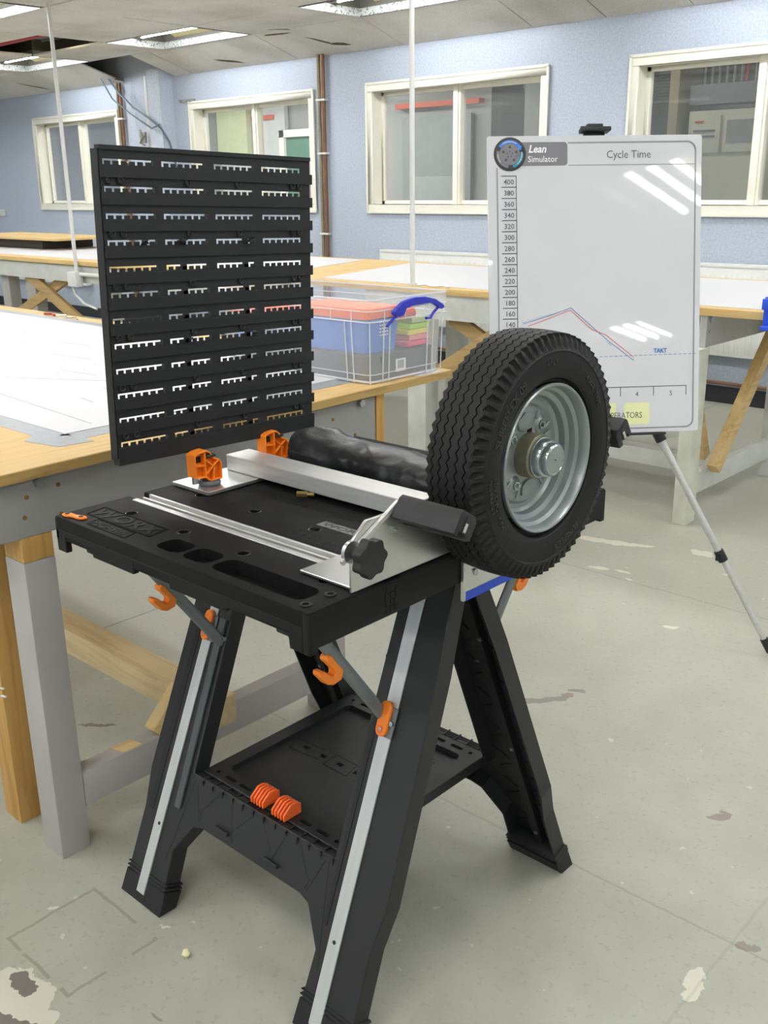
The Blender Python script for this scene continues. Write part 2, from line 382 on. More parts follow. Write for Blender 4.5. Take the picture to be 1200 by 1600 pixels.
# window wall with its four openings
WIN = [(-10.92, -9.24), (-8.06, -6.39), (-5.79, -4.095), (-3.48, -1.80)]
WZ0, WZ1 = 1.155, 2.118
fr = .062
mb = MB(); xs = XL
for a, b_ in WIN:
    mb.box(xs, a + .01, YW, YW + .15, 0, 2.75); mb.box(a + .01, b_ - .01, YW, YW + .15, 0, WZ0 + .01); mb.box(a + .01, b_ - .01, YW, YW + .15, WZ1 - .01, 2.75); xs = b_ - .01
mb.box(xs, XR, YW, YW + .15, 0, 2.75)
wall_back = struct('wall_back', mb, M_['wall'])
struct('wall_left', MB().box(XL - .1, XL, YF, 9.0, 0, 2.75), M_['wall'])
struct('wall_right', MB().box(XR, XR + .1, YF, 9.0, 0, 2.75), M_['wall'])
struct('wall_front', MB().box(XL, XR, YF - .1, YF, 0, 2.75), M_['wall'])
struct('wall_corridor', MB().box(XL, -6.42, 8.6, 8.7, 0, 2.75), M_['wall_grey'])
struct('wall_dark_void', MB().box(-6.42, XR, 8.6, 8.7, 0, 2.75), M_['wall_dark'])  # dark colour stands in for an unlit room beyond
struct('baseboard_back', MB().box(XL, XR, YW - .02, YW - .0005, 0, .105), M_['skirt'])
struct('trim_1', MB().box(-8.50, -8.31, 5.98, YW - .0005, 0, 2.42), wall_mat('pilaster_paint', 'b6bfce', 'cad2dd'))
for i, (a, b_) in enumerate(WIN):
    m = MB(); f0 = YW - .018
    for (u0, u1, z0, z1) in ((a, b_, WZ1 - fr, WZ1), (a, b_, WZ0, WZ0 + fr), (a, a + fr, WZ0 + fr, WZ1 - fr), (b_ - fr, b_, WZ0 + fr, WZ1 - fr)):
        m.box(u0, u1, f0, YW - .0006, z0, z1)
    for (u0, u1, z0, z1) in ((a - .006, b_ + .006, WZ1 - .014, WZ1 + .006), (a - .006, b_ + .006, WZ0 - .006, WZ0 + .012), (a - .006, a + .012, WZ0, WZ1), (b_ - .012, b_ + .006, WZ0, WZ1)):
        m.box(u0, u1, f0 - .008, f0, z0, z1)
    w = struct('window_%d' % (i + 1), m, M_['cream'], bevel=.003, smooth=True)
    m = MB(); a2, b2, z2, z3 = a + fr, b_ - fr, WZ0 + fr, WZ1 - fr
    for (u0, u1, q0, q1) in ((a2 - .012, a2, z2, z3), (b2, b2 + .012, z2, z3), (a2, b2, z3, z3 + .012), (a2, b2, z2 - .012, z2)):
        m.box(u0, u1, YW, YW + .14, q0, q1)
    build('reveal', m, M_['cream'], w, smooth=False)
    c = (a + b_) / 2; m = MB()
    m.box(a2, a2 + .03, YW + .09, YW + .13, z2, z3); m.box(b2 - .03, b2, YW + .09, YW + .13, z2, z3)
    m.box(a2, b2, YW + .09, YW + .13, z3 - .03, z3); m.box(a2, b2, YW + .09, YW + .13, z2, z2 + .03)
    build('sash', m, M_['cream'], w, bevel=.003)
    build('mullion', MB().box(c - .035, c + .035, YW + .06, YW + .13, z2, z3).box(c - .02, c + .02, YW + .045, YW + .06, z2, z3), M_['cream'], w, bevel=.004)
    for (u0, u1) in ((a2 + .03, c - .035), (c + .035, b2 - .03)):
        build('pane', MB().box(u0, u1, YW + .105, YW + .111, z2 + .03, z3 - .03), M_['glass'], w, smooth=False)

# ceiling: slab, tiles hung on a 1.16 x 0.60 grid, sloping border tiles
ceiling = struct('ceiling', MB().box(XL - .1, XR + .1, YF - .1, 9.1, 2.75, 2.85), M_['plenum'])
struct('ceiling_corridor', MB().box(XL, XR, YW + .15, 8.6, 2.56, 2.6), M_['tile'])
CX0, CY0, DX, DY = -7.72, 5.65, 1.16, .6
LIGHTS = set()
for j in range(0, 17, 3):
    for i in ((-4, -2, 0, 2, 4, 6, 8, 11) if j > 3 else range(-4, 11, 2)): LIGHTS.add((i, j))
LIGHTS.discard((-4, 0)); 
def tile_mb(w, h):
    return MB().box(-w/2 + .003, w/2 - .003, -h/2 + .003, h/2 - .003, 0, .016)
tm = build('tile', tile_mb(DX, DY), M_['tile'], ceiling, bevel=.002, smooth=True)
tile_me = tm.data; bpy.data.objects.remove(tm)
field = MB()
OX, OY = -.34, -.23          # the grid steps sideways behind the first bays
field.box(XL, XR, CY0 - 4*DY + OY + .003, CY0 - 4*DY - .003, CH, CH + .016)
for j in range(0, 17):
    y0 = CY0 - (j + 1) * DY + (OY if j > 3 else 0)
    for i in range(-5, 13):
        x0 = CX0 + i * DX + (OX if j > 3 else 0)
        if (i, j) in LIGHTS or (i, j) == (-1, 1) or x0 + DX > XR or x0 < XL - .01 - DX: continue
        cx, cy = x0 + DX/2, y0 + DY/2
        if j < 4 and x0 < -2 and x0 > XL - .8:
            o = bpy.data.objects.new('tile', tile_me); COL.objects.link(o); o.parent = ceiling
            o.location = (cx, cy, CH + random.uniform(-.001, .002)); o.rotation_euler = (random.uniform(-.003, .003), random.uniform(-.002, .002), 0)
        else:
            field.box(max(x0, XL) + .003, x0 + DX - .003, y0 + .003, y0 + DY - .003, CH, CH + .016)
build('tile_field', field, M_['tile'], ceiling, smooth=False)['kind'] = 'stuff'
def slope_z(y): return CH - (y - CY0) * (CH - 2.36) / (YW - CY0)
for i in range(-5, 13):
    x0 = CX0 + i * DX; x1 = x0 + DX
    if x1 > XR: continue
    segs = [(x0, x1)]
    if i == -1: segs = [(x0 + .62, x0 + .9), (x0 + .91, x1)]
    if i == -2: segs = [(x0, x0 + .95)]
    if i == 3: segs = [(x0, x0 + .56), (x0 + .562, x1)]
    for (a, b_) in segs:
        a += .003; b_ -= .003
        p = [(a, CY0 + .004, slope_z(CY0 + .004)), (b_, CY0 + .004, slope_z(CY0 + .004)), (b_, YW - .004, slope_z(YW)), (a, YW - .004, slope_z(YW))]
        build('tile', MB().prism(p, (0, 0, .014)), M_['tile'], ceiling, bevel=.0015)
# torn patches by pipe and pilaster, hole shade painted into their fibre colour
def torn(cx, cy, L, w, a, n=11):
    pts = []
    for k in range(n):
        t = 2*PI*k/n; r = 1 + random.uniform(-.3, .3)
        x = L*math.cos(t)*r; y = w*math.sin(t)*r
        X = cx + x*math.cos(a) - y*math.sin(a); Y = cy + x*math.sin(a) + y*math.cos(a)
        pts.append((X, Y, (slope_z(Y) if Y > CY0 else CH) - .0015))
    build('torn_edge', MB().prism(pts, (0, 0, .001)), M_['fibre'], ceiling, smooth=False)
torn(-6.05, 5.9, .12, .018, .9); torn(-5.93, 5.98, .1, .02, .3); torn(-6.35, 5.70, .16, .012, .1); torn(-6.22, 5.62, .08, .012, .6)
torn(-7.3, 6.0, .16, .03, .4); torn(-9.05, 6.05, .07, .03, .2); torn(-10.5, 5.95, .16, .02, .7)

# recessed fluorescent light fittings: one builder, then copies
def troffer(lamps=(-.18, -.075, .03)):
    t = thing('ceiling_light', 'x', 'ceiling light', (0, 0, 0))
    w, h = DX/2 - .008, DY/2 - .008
    m = MB()
    for (x0, x1, y0, y1) in ((-w, w, h - .004, h), (-w, w, -h, -h + .004), (-w, -w + .004, -h, h), (w - .004, w, -h, h)):
        m.box(x0, x1, y0, y1, -.004, .05)
    m.box(-w - .004, w + .004, h - .004, h + .004, -.004, -.001); m.box(-w - .004, w + .004, -h - .004, -h + .004, -.004, -.001)
    build('louvre_frame', m, M_['prism'], t, smooth=False)
    m = MB(); m.box(-w, w, -h, h, .225, .23)
    for (x0, x1, y0, y1) in ((-w, w, h - .003, h), (-w, w, -h, -h + .003), (-w, -w + .003, -h, h), (w - .003, w, -h, h)): m.box(x0, x1, y0, y1, .05, .228)
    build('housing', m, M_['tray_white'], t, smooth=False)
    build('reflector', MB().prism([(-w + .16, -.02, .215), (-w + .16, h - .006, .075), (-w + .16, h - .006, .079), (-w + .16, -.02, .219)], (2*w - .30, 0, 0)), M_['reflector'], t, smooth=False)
    for s in lamps:
        build('tube', MB().cyl((-w + .06, s, .075), (w - .06, s, .075), .019, 12), M_['tube'], t)
        build('lamp_holder', MB().box(-w + .004, -w + .06, s - .022, s + .022, .05, .12), M_['tray_white'], t, smooth=False)
        build('lamp_holder', MB().box(w - .06, w - .004, s - .022, s + .022, .05, .12), M_['tray_white'], t, smooth=False)
    return t
proto = None; proto3 = None
vis = {(-2, 0): 'recessed fluorescent light nearest the wall, left of the white conduit pole',
       (0, 0): 'recessed fluorescent light in the ceiling just in front of the pilaster with cables',
       (2, 0): 'recessed fluorescent light at the top, left of the middle conduit pole',
       (0, 3): 'recessed fluorescent light cut off by the top left corner of the picture'}
def clone(o, loc, label, group=None):
    r = o.copy(); COL.objects.link(r); r.location = loc; r['label'] = label; WM[r.name] = Matrix.Translation(loc)
    if group: r['group'] = group
    for ch in o.children:
        c = ch.copy(); COL.objects.link(c); c.parent = r
        for g in ch.children:
            d = g.copy(); COL.objects.link(d); d.parent = c
    return r
for (i, j) in sorted(LIGHTS):
    x = CX0 + (i + .5)*DX + (OX if j > 3 else 0); y = CY0 - (j + .5)*DY + (OY if j > 3 else 0)
    if x + .58 > XR or x - .58 < XL or y - .3 < YF: continue
    lab = vis.get((i, j), 'recessed fluorescent light in the ceiling outside the picture')
    g = 'recessed ceiling lights'
    if j > 3:
        if proto3 is None:
            proto3 = troffer((-.14, 0, .14)); proto3.location = (x, y, CH); proto3['label'] = lab; proto3['group'] = g
        else: clone(proto3, (x, y, CH), lab, g)
    elif proto is None:
        proto = troffer(); proto.location = (x, y, CH); proto['label'] = lab; proto['group'] = g
    else: clone(proto, (x, y, CH), lab, g)
# red sprinkler pipe above the missing tile
solo('sprinkler_pipe', MB().tube([(-12.4, 4.70, 2.56), (-8.75, 4.68, 2.56), (-7.76, 4.66, 2.56)], .022).cyl((-8.2, 4.67, 2.56), (-8.2, 4.67, 2.73), .010), M_['red'],
     'red painted sprinkler pipe showing through the gap of the missing ceiling tile', 'pipe')
solo('battery_pack', MB().box(-8.3, -7.95, 4.72, 4.82, 2.56, 2.63).tube([(-8.0, 4.8, 2.6), (-8.1, 4.9, 2.57), (-8.35, 4.85, 2.56)], .012), M_['tray_white'],
     'small white emergency light pack hanging in the gap of the missing ceiling tile', 'light pack', bevel=.003)
l = bpy.data.lights.new('void_fill', 'POINT'); l.energy = 2.2; l.shadow_soft_size = .04; l.color = (1, .9, .65)  # added lamp, stands in for light leaking up through the gap
o = bpy.data.objects.new('void_fill', l); COL.objects.link(o); o.location = (-8.12, 4.9, 2.66)
# unseen lamps added to brighten the room behind the glass
for k, x in enumerate((-10.2, -8.4, -6.9, -4.6, -2.2)):
    l = bpy.data.lights.new('corridor_fill', 'AREA'); l.shape = 'RECTANGLE'; l.size = 1.1; l.size_y = .3; l.energy = CORRIDOR_W * (1, 1.8, .7, .35, .7)[k]
    o = bpy.data.objects.new('corridor_fill', l); COL.objects.link(o); o.location = (x, 7.4, 2.545)

# ================================================================ PORTABLE WORKBENCH
BX0, BX1, BY0, BY1, BT = -1.54, -.897, .820, 1.578, .813
bench = thing('portable_workbench', 'black plastic folding workbench with orange latches and silver leg strips, carrying the tyre', 'workbench', (-1.22, 1.2, 0))
def hole(x, y, r=.0095): return MB().cyl((x, y, BT - .035), (x, y, BT + .02), r, 20)
def pocket(x0, x1, y0, y1, r, d=.02):
    return MB().prism([(x, y, BT - d) for x, y in rrect(x0, x1, y0, y1, r)], (0, 0, d + .01))
w1 = build('front_wing', MB().box(BX0, BX1, BY0, .972, .771, BT), M_['black_top'], bench, bevel=.003)
cut(w1, pocket(-1.280, -1.219, .842, .888, .016), pocket(-1.211, -1.15, .842, .890, .016), pocket(-1.138, -.937, .840, .889, .018, .024),
    hole(-1.447, .915), hole(-1.295, .914), hole(-1.142, .913), hole(-.965, .917))
# plus shallow scribed logo frames
def groove(pts, w=.0016, d=.0012):
    m = MB()
    for a, b_ in zip(pts, pts[1:] + pts[:1]): m.beam((a[0], a[1], BT), (b_[0], b_[1], BT), w, 2*d)
    return m
# embossed maker plate: dark frame lines and raised letters
mfr = MB()
def frame_lines(x0, x1, y0, y1, sk):
    q = [(x0 + sk, y0), (x1 + sk, y0), (x1, y1), (x0, y1)]
    for a, b_ in zip(q, q[1:] + q[:1]): mfr.beam((a[0], a[1], BT), (b_[0], b_[1], BT), .003, .0012)
frame_lines(-1.512, -1.326, .862, .903, .008); frame_lines(-1.462, -1.352, .832, .858, .008)
build('logo_frame', mfr, mat('logo_frame_black', '020202', .7, spec=.1), w1)
text('logo_lettering', 'WORX', .045, Matrix.Translation((-1.505, .868, BT + .0002)), M_['black_skirt'], w1, .0008, sx=1.25, bold=.001)
text('logo_lettering', 'PEGASUS', .024, Matrix.Translation((-1.454, .8365, BT + .0002)), M_['black_skirt'], w1, .0006, sx=.98, bold=.0003)
# corner clip
m = MB(); pts = []
for k in range(28):
    t = 2*PI*k/28; x = .026*math.cos(t); r = .0085*(1 - .45*math.exp(-(x/.010)**2))
    pts.append((-1.502 + x, .8365 + .2*x + math.copysign(1, math.sin(t))*r*math.sqrt(abs(math.sin(t))), BT + .0004))
o = build('clip', m.prism(pts, (0, 0, .004)), M_['orange'], w1, bevel=.001)
build('clip_hole', MB().cyl((-1.519, .833, BT + .004), (-1.519, .833, BT + .0052), .0042).cyl((-1.486, .8395, BT + .004), (-1.486, .8395, BT + .0052), .0042), M_['black_dull'], w1)
build('corner_eye', MB().lathe([(0, .0085), (.002, .0085), (.002, .005), (0, .005)], (-.921, .838, BT), (0, 0, 1), 20, True).lathe([(0, .0085), (.002, .0085), (.002, .005), (0, .005)], (-.921, .885, BT), (0, 0, 1), 20, True), M_['black_dull'], w1)
w2 = build('rear_wing', MB().box(BX0, BX1, 1.004, BY1, .783, BT), M_['black_top'], bench, bevel=.003)
cut(w2, pocket(-1.46, -1.08, 1.505, 1.55, .018, .024), hole(-1.441, 1.061), hole(-1.290, 1.063), hole(-1.139, 1.063), hole(-.985, 1.063), hole(-1.29, 1.44), hole(-1.0, 1.33))
m = MB()
for k in range(7): m.box(-1.16, -1.03, 1.02 + k*.018, 1.0206 + k*.018, BT - .001, BT + .0002)
for k in range(8): m.box(-1.16 + k*.0185, -1.1594 + k*.0185, 1.02, 1.128, BT - .001, BT + .0002)
for k in range(5): m.box(-1.49 + k*.1, -1.455 + k*.1, 1.1535, 1.1545, BT - .001, BT + .0002).box(-1.49 + k*.1, -1.489 + k*.1, 1.145, 1.154, BT - .001, BT + .0002).box(-1.456 + k*.1, -1.455 + k*.1, 1.145, 1.154, BT - .001, BT + .0002)
build('scale_grid', m, M_['black_dull'], w2, smooth=False)
build('nameplate', MB().box(-1.155, -1.045, 1.082, 1.104, BT, BT + .0008), mat('worn_nameplate', '6f716e', .45, metal=.3, var=.5, vs=60), w2)
text('nameplate_lettering', 'WORX', .018, Matrix.Translation((-1.148, 1.086, BT + .0009)), M_['black'], w2, .0003, sx=1.7)
def hole_rim(x, y, w): build('hole_rim', MB().lathe([(-.0010, .0094), (.0003, .0098), (.0005, .0108), (0, .0116)], (x, y, BT), (0, 0, 1), 28), M_['gloss_black'], w)
for x, y in ((-1.447, .915), (-1.295, .914), (-1.142, .913)): hole_rim(x, y, w1)
for x, y in ((-1.441, 1.061), (-1.290, 1.063), (-1.139, 1.063)): hole_rim(x, y, w2)
# aluminium tracks
build('front_track', MB().box(-1.512, -1.0, .960, .9715, BT - .004, BT + .0012), M_['alu'], bench, bevel=.0006)
build('rear_track', MB().box(-1.515, -1.0, .9985, 1.0035, BT - .03, BT + .001).box(-1.515, -1.0, .984, .9885, BT - .012, BT - .001).box(-1.515, -1.0, .984, 1.0035, BT - .016, BT - .012), M_['alu'], bench, bevel=.0005)
build('track_bed', MB().box(BX0 + .004, BX1, .972, 1.004, .775, .794), M_['black_dull'], bench)
# skirts
sk = [(-1.54, .749), (-1.512, .749), (-1.512, .778), (-1.428, .778), (-1.426, .762), (-1.308, .762), (-1.306, .785), (-1.214, .785), (-1.21, .764), (-1.075, .764), (-1.07, .772), (-.94, .776), (-.937, .750), (BX1 - .0125, .750), (BX1 - .0125, .790), (-1.54, .790)]
build('front_skirt', MB().prism([(x, BY0 - .0006, z) for x, z in sk], (0, .012, 0)), M_['black_skirt'], bench, bevel=.0015)
build('rear_skirt', MB().prism([(x, BY1 - .011, z) for x, z in sk], (0, .012, 0)), M_['black_skirt'], bench, bevel=.0015)
es = build('end_skirt', MB().prism([(BX1 - .012, y, z) for y, z in ((BY0 - .0006, .750), (BY0 + .012, .750), (BY0 + .016, .757), (BY1 - .016, .757), (BY1 - .012, .750), (BY1 + .001, .750), (BY1 + .001, BT - .003), (BY0 - .0006, BT - .003))], (.0126, 0, 0)), M_['black_skirt'], bench, bevel=.002)
build('end_skirt', MB().box(BX0 - .0006, BX0 + .01, BY0 - .0006, .966, .770, BT - .004).box(BX0 - .0006, BX0 + .01, 1.004, BY1, .772, BT - .004), M_['black_skirt'], bench, bevel=.002)
m = MB()
for (y0, y1, z0, z1) in ((.972, .989, .795, .807), (.970, .978, .783, .793), (.981, .990, .786, .793), (.9715, .978, .772, .781), (.981, .986, .776, .783), (.989, .994, .775, .783), (.992, .9965, .786, .796), (.9705, .9775, .7625, .769), (.981, .988, .763, .772), (.9905, .997, .7635, .772)):
    m.box(BX1 + .0004, BX1 + .0016, y0, y1, z0, z1)
build('grille', m, mat('grille_void', '060606', .8), es, smooth=False)
build('under_frame', MB().box(-1.50, -1.44, .85, 1.55, .745, .772).box(-1.0, -.95, .85, 1.55, .745, .772).box(-1.50, -.95, 1.16, 1.25, .735, .772), M_['black_dull'], bench, bevel=.003)
# leg frames: U-channel sheets leaning together like a sawhorse
cs, sn = .928, .371; CXB = -1.222
def FP(x, z, d, side):      # point on the outer face of the leg frame, d inward
    y = .87 + .4*z + d*cs; zz = z - d*sn
    if side < 0: y = 2*1.205 - y
    return (CXB + x, y, zz)
outl = [(-.318, 0), (-.196, 0), (-.200, .125), (-.160, .183), (-.135, .190), (.135, .190), (.160, .183), (.200, .125), (.196, 0), (.318, 0), (.315, .05), (.312, .17), (.322, .24), (.31, .60), (.296, .755), (.196, .755), (.194, .272), (-.194, .272), (-.196, .755), (-.296, .755), (-.31, .60), (-.322, .24), (-.312, .17), (-.315, .05)]
def leg_frame(side):
    r = MB(); n = len(outl)
    vs = [FP(x, z, 0, side) for x, z in outl] + [FP(x, z, .004, side) for x, z in outl]
    r.add(vs, [tuple(range(n))[::-1], tuple(range(n, 2*n))] + [(i, (i+1) % n, n + (i+1) % n, n + i) for i in range(n)])
    fr_ = build('leg_frame', r, M_['black'], bench, bevel=.0015)
    r = MB()
    for i in range(n):
        (xa, za), (xb, zb) = outl[i], outl[(i+1) % n]
        if (za == 0 and zb == 0) or (za > .74 and zb > .74): continue
        L = math.hypot(xb - xa, zb - za); nx, nz = (zb - za)/L, -(xb - xa)/L
        if i == 0: pass
        t = .004; dep = .036
        # inward normal of the outline polygon (outline runs counter-clockwise seen from outside)
        ix, iz = -nx*t, -nz*t
        q = [(xa, za), (xb, zb), (xb + ix, zb + iz), (xa + ix, za + iz)]
        vs = [FP(x, z, .002, side) for x, z in q] + [FP(x, z, dep, side) for x, z in q]
        r.add(vs, [(0, 1, 2, 3), (7, 6, 5, 4), (0, 4, 5, 1), (1, 5, 6, 2), (2, 6, 7, 3), (3, 7, 4, 0)])
    build('flange', r, M_['black'], fr_, smooth=False)
    # inner ribs
    r = MB()
    for s in (-1, 1):
        for k in range(8):
            z = .08 + k*.08
            for (xa, za, xb, zb) in ((s*.204, z, s*.288, z + .05), (s*.204, z + .05, s*.288, z)):
                q = [(xa, za), (xb, zb), (xb, zb + .002), (xa, za + .002)]
                vs = [FP(x, zz, .003, side) for x, zz in q] + [FP(x, zz, .0065, side) for x, zz in q]
                r.add(vs, [(0, 1, 2, 3), (7, 6, 5, 4), (0, 4, 5, 1), (1, 5, 6, 2), (2, 6, 7, 3), (3, 7, 4, 0)])
        q = [(s*.255, .03), (s*.275, .03), (s*.262, .74), (s*.242, .74)]
        vs = [FP(x, zz, .003, side) for x, zz in q] + [FP(x, zz, .02, side) for x, zz in q]
        r.add(vs, [(0, 1, 2, 3), (7, 6, 5, 4), (0, 4, 5, 1), (1, 5, 6, 2), (2, 6, 7, 3), (3, 7, 4, 0)])
    build('rib', r, M_['black_dull'], fr_, smooth=False)
    m = MB()
    for s in (-1, 1):
        for z in (.09, .33, .60): p = Vector(FP(s*.265, z, .019, side)); q = Vector(FP(s*.265, z, .023, side)); m.cyl(p, q, .004, 10)
    build('screw', m, M_['steel'], fr_)
    # rubber foot and rings
    for s in (-1, 1):
        m = MB()
        for (za, zb, e, d) in ((.0, .045, .003, .042), (.049, .053, .003, .040), (.057, .060, .003, .040)):
            q = [(s*.194 - s*e*1.0, za), (s*.3185 + s*e, za), (s*.316 + s*e, zb), (s*.1965 - s*e, zb)]
            vs = [FP(x, zz, -e + (.001), side) for x, zz in q] + [FP(x, zz, d, side) for x, zz in q]
            vs = [(v[0], v[1], max(v[2], 0.0005)) for v in vs]
            m.add(vs, [(0, 1, 2, 3), (7, 6, 5, 4), (0, 4, 5, 1), (1, 5, 6, 2), (2, 6, 7, 3), (3, 7, 4, 0)])
        build('foot', m, M_['black_dull'], fr_, bevel=.001)
    def slab(x0, x1, z0, z1, d0, d1, mm=None, x2=None, x3=None):
        q = [(x0, z0), (x1, z0), (x1 if x3 is None else x3, z1), (x0 if x2 is None else x2, z1)]
        vs = [FP(x, z, d0, side) for x, z in q] + [FP(x, z, d1, side) for x, z in q]
        return (mm or MB()).add(vs, [(0, 1, 2, 3), (7, 6, 5, 4), (0, 4, 5, 1), (1, 5, 6, 2), (2, 6, 7, 3), (3, 7, 4, 0)])
    # silver strips
    if side > 0:
        for (xa, xb) in ((-.274, -.249), (.226, .252)):
            build('leg_strip', slab(xa, xb, .018, .75, -.0035, 0, x2=xa + (.022 if xa < 0 else -.004), x3=xb + (.022 if xa < 0 else -.004)), M_['stripe'], fr_, bevel=.0006)
        for (xx, z) in ((-.254, .155), (.2385, .155)):
            build('strip_hole', MB().cyl(FP(xx, z, -.0035, side), FP(xx, z, -.0042, side), .0035, 12), M_['black_dull'], fr_)
        build('leg_channel', slab(-.222, -.205, .2, .62, -.006, 0, x2=-.222, x3=-.203), M_['grey_plastic'], fr_, bevel=.003)
        build('leg_channel', slab(.203, .212, .17, .52, -.0012, 0), M_['black_dull'], fr_)
        build('leg_edge', slab(-.30, -.285, .17, .56, -.001, 0, x2=-.285, x3=-.272), M_['black_dull'], fr_)
        for (xx, z) in ((-.246, .535), (.232, .512)):
            # orange capsule latch
            pts = []
            for k in range(24):
                t = 2*PI*k/24; ca, sa = math.cos(t), math.sin(t)
                pts.append((xx + .0115*ca + (.0), z + .0165*(1 if sa > 0 else -1) + .0115*sa))
            m = MB(); q = [FP(x, zz, -.006, side) for x, zz in pts] + [FP(x, zz, -.014, side) for x, zz in pts]; n2 = 24
            m.add(q, [tuple(range(n2))[::-1], tuple(range(n2, 2*n2))] + [(i, (i+1) % n2, n2 + (i+1) % n2, n2 + i) for i in range(n2)])
            lt = build('latch', m, M_['orange'], bench, bevel=.0015)
            m = MB().lathe([(0, .0068), (.0006, .0068), (.0006, .0052), (0, .0052)], FP(xx, z - .0165, -.014, side), Vector(FP(0, 0, -1, side)) - Vector(FP(0, 0, 0, side)), 20, True)
            build('latch_ring', m, M_['orange_red'], lt)
            build('latch_screw', MB().cyl(FP(xx, z - .0165, -.014, side), FP(xx, z - .0165, -.0156, side), .0032, 12), M_['steel'], lt)
            m = MB(); q = [FP(xx + .012*math.cos(a)*.6, z + .0165 + .009*math.sin(a), -.0142, side) for a in [PI + k*PI/8 for k in range(9)]]
            build('latch_grip', MB().tube(q, .0007, 6), M_['orange_red'], lt)
            build('latch_plate', slab(xx - .012, xx + .02, z - .028, z + .02, -.006, -.002), M_['strut'], bench, bevel=.001)
            build('latch_pin', MB().cyl(FP(xx + .016, z - .004, -.006, side), FP(xx + .016, z - .004, -.011, side), .004, 12), M_['steel'], bench)
        # embossed triangles and two grip bars on the cross panel
        m = MB()
        def ln(a, b_): m.tube([FP(a[0], a[1], .0001, side), FP(b_[0], b_[1], .0001, side)], .0008, 6)
        for s in (-1, 1):
            ln((s*.184, .262), (s*.215, .10)); ln((s*.176, .262), (s*.150, .198)); ln((s*.112, .262), (s*.150, .215)); ln((s*.150, .215), (s*.144, .200))
            ln((s*.075, .262), (s*.050, .198)); ln((s*.012, .262), (s*.048, .225))
        build('emboss_line', m, M_['black_dull'], fr_)
        for xx in (-.080, .058):
            build('grip_bar', slab(xx - .019, xx + .019, .205, .212, -.007, 0), M_['black'], fr_, bevel=.002)
        build('side_pin', MB().cyl(FP(.196, .60, .02, side), FP(.186, .60, .02, side), .008, 10), M_['black_dull'], fr_)
        build('pivot_block', slab(-.222, -.19, .555, .64, -.008, .01), M_['black'], fr_, bevel=.004)
    else:
        for xx in (-.246, .232):
            build('latch', slab(xx - .012, xx + .012, .49, .545, -.014, -.004), M_['orange'], bench, bevel=.004)
    return fr_
leg_frame(1); leg_frame(-1)
# struts with orange J hooks
def strut(x, side):
    f = lambda y: y if side > 0 else 2*1.205 - y
    a = (x, f(.890), .766); b_ = (x, f(1.076), .512)
    m = MB(); A = Vector(a); B = Vector(b_); d = (B - A).normalized(); s = Vector((1, 0, 0)); u = d.cross(s)
    ring = []
    for P0 in (A, B):
        for t in range(16): ring.append(P0 + s*.007*math.cos(2*PI*t/16) + u*.0115*math.sin(2*PI*t/16))
    m.add(ring, [(t, (t+1) % 16, 16 + (t+1) % 16, 16 + t) for t in range(16)] + [tuple(range(16))[::-1], tuple(range(16, 32))])
    st = build('strut', m, M_['strut'], bench)
    build('strut_bolt', MB().cyl((x - .012, B.y, B.z + .01), (x + .012, B.y, B.z + .01), .004, 12), M_['steel'], st)
    if side < 0: u = -u if u.z > 0 else u
    if side > 0 and u.z > 0: u = -u
    o0 = A + d*.155 + u*.010
    J = [(0, -.004), (-.046, -.004), (-.048, .003), (-.044, .008), (-.016, .006), (-.010, .011), (-.013, .017), (-.036, .021), (-.042, .027), (-.038, .032), (-.012, .031), (0, .024), (.008, .008)]
    m = MB().prism([o0 + d*a_ + u*b2 - s*.009 for a_, b2 in J], s*.018)
    build('hook', m, M_['orange'], st, bevel=.0015)
for x in (-1.430, -1.0):
    strut(x, 1); strut(x, -1)
# lower shelf
ZS = .270
sh = build('shelf', MB().box(-1.414, -1.032, .999, 1.412, ZS - .022, ZS), M_['black'], bench, bevel=.0015)
def slot(x0, x1, y, r=.0045): return MB().prism([(x, yy, ZS - .03) for x, yy in rrect(x0, x1, y - r, y + r, r*.95)], (0, 0, .05))
cuts = [MB().prism([(x, y, ZS - .010) for x, y in rrect(-1.381, -1.068, 1.037, 1.374, .012)], (0, 0, .03))]
for yy in (1.0155, 1.393):
    for (a, b_) in ((-1.364, -1.333), (-1.321, -1.290), (-1.153, -1.125), (-1.110, -1.080)): cuts.append(slot(a, b_, yy))
    for x in (-1.387, -1.060): cuts.append(MB().cyl((x, yy, ZS - .03), (x, yy, ZS + .01), .0045, 14))
for x in (-1.333, -1.284, -1.236, -1.190): cuts.append(MB().box(x - .009, x + .006, 1.196, 1.206, ZS - .03, ZS + .01))
cut(sh, *cuts)
m = MB()
def gl(*p):
    for a, b_ in zip(p, p[1:]): m.tube([(a[0], a[1], ZS - .0098), (b_[0], b_[1], ZS - .0098)], .0009, 5)
gl((-1.375, 1.213), (-1.30, 1.218), (-1.285, 1.185), (-1.36, 1.178), (-1.375, 1.213)); gl((-1.27, 1.222), (-1.21, 1.222), (-1.20, 1.18), (-1.265, 1.18), (-1.27, 1.222)); gl((-1.185, 1.222), (-1.12, 1.222), (-1.11, 1.175), (-1.175, 1.175), (-1.185, 1.222))
gl((-1.10, 1.33), (-1.16, 1.30), (-1.16, 1.25)); gl((-1.085, 1.27), (-1.13, 1.25), (-1.13, 1.2))
build('emboss_line', m, M_['black_dull'], sh)
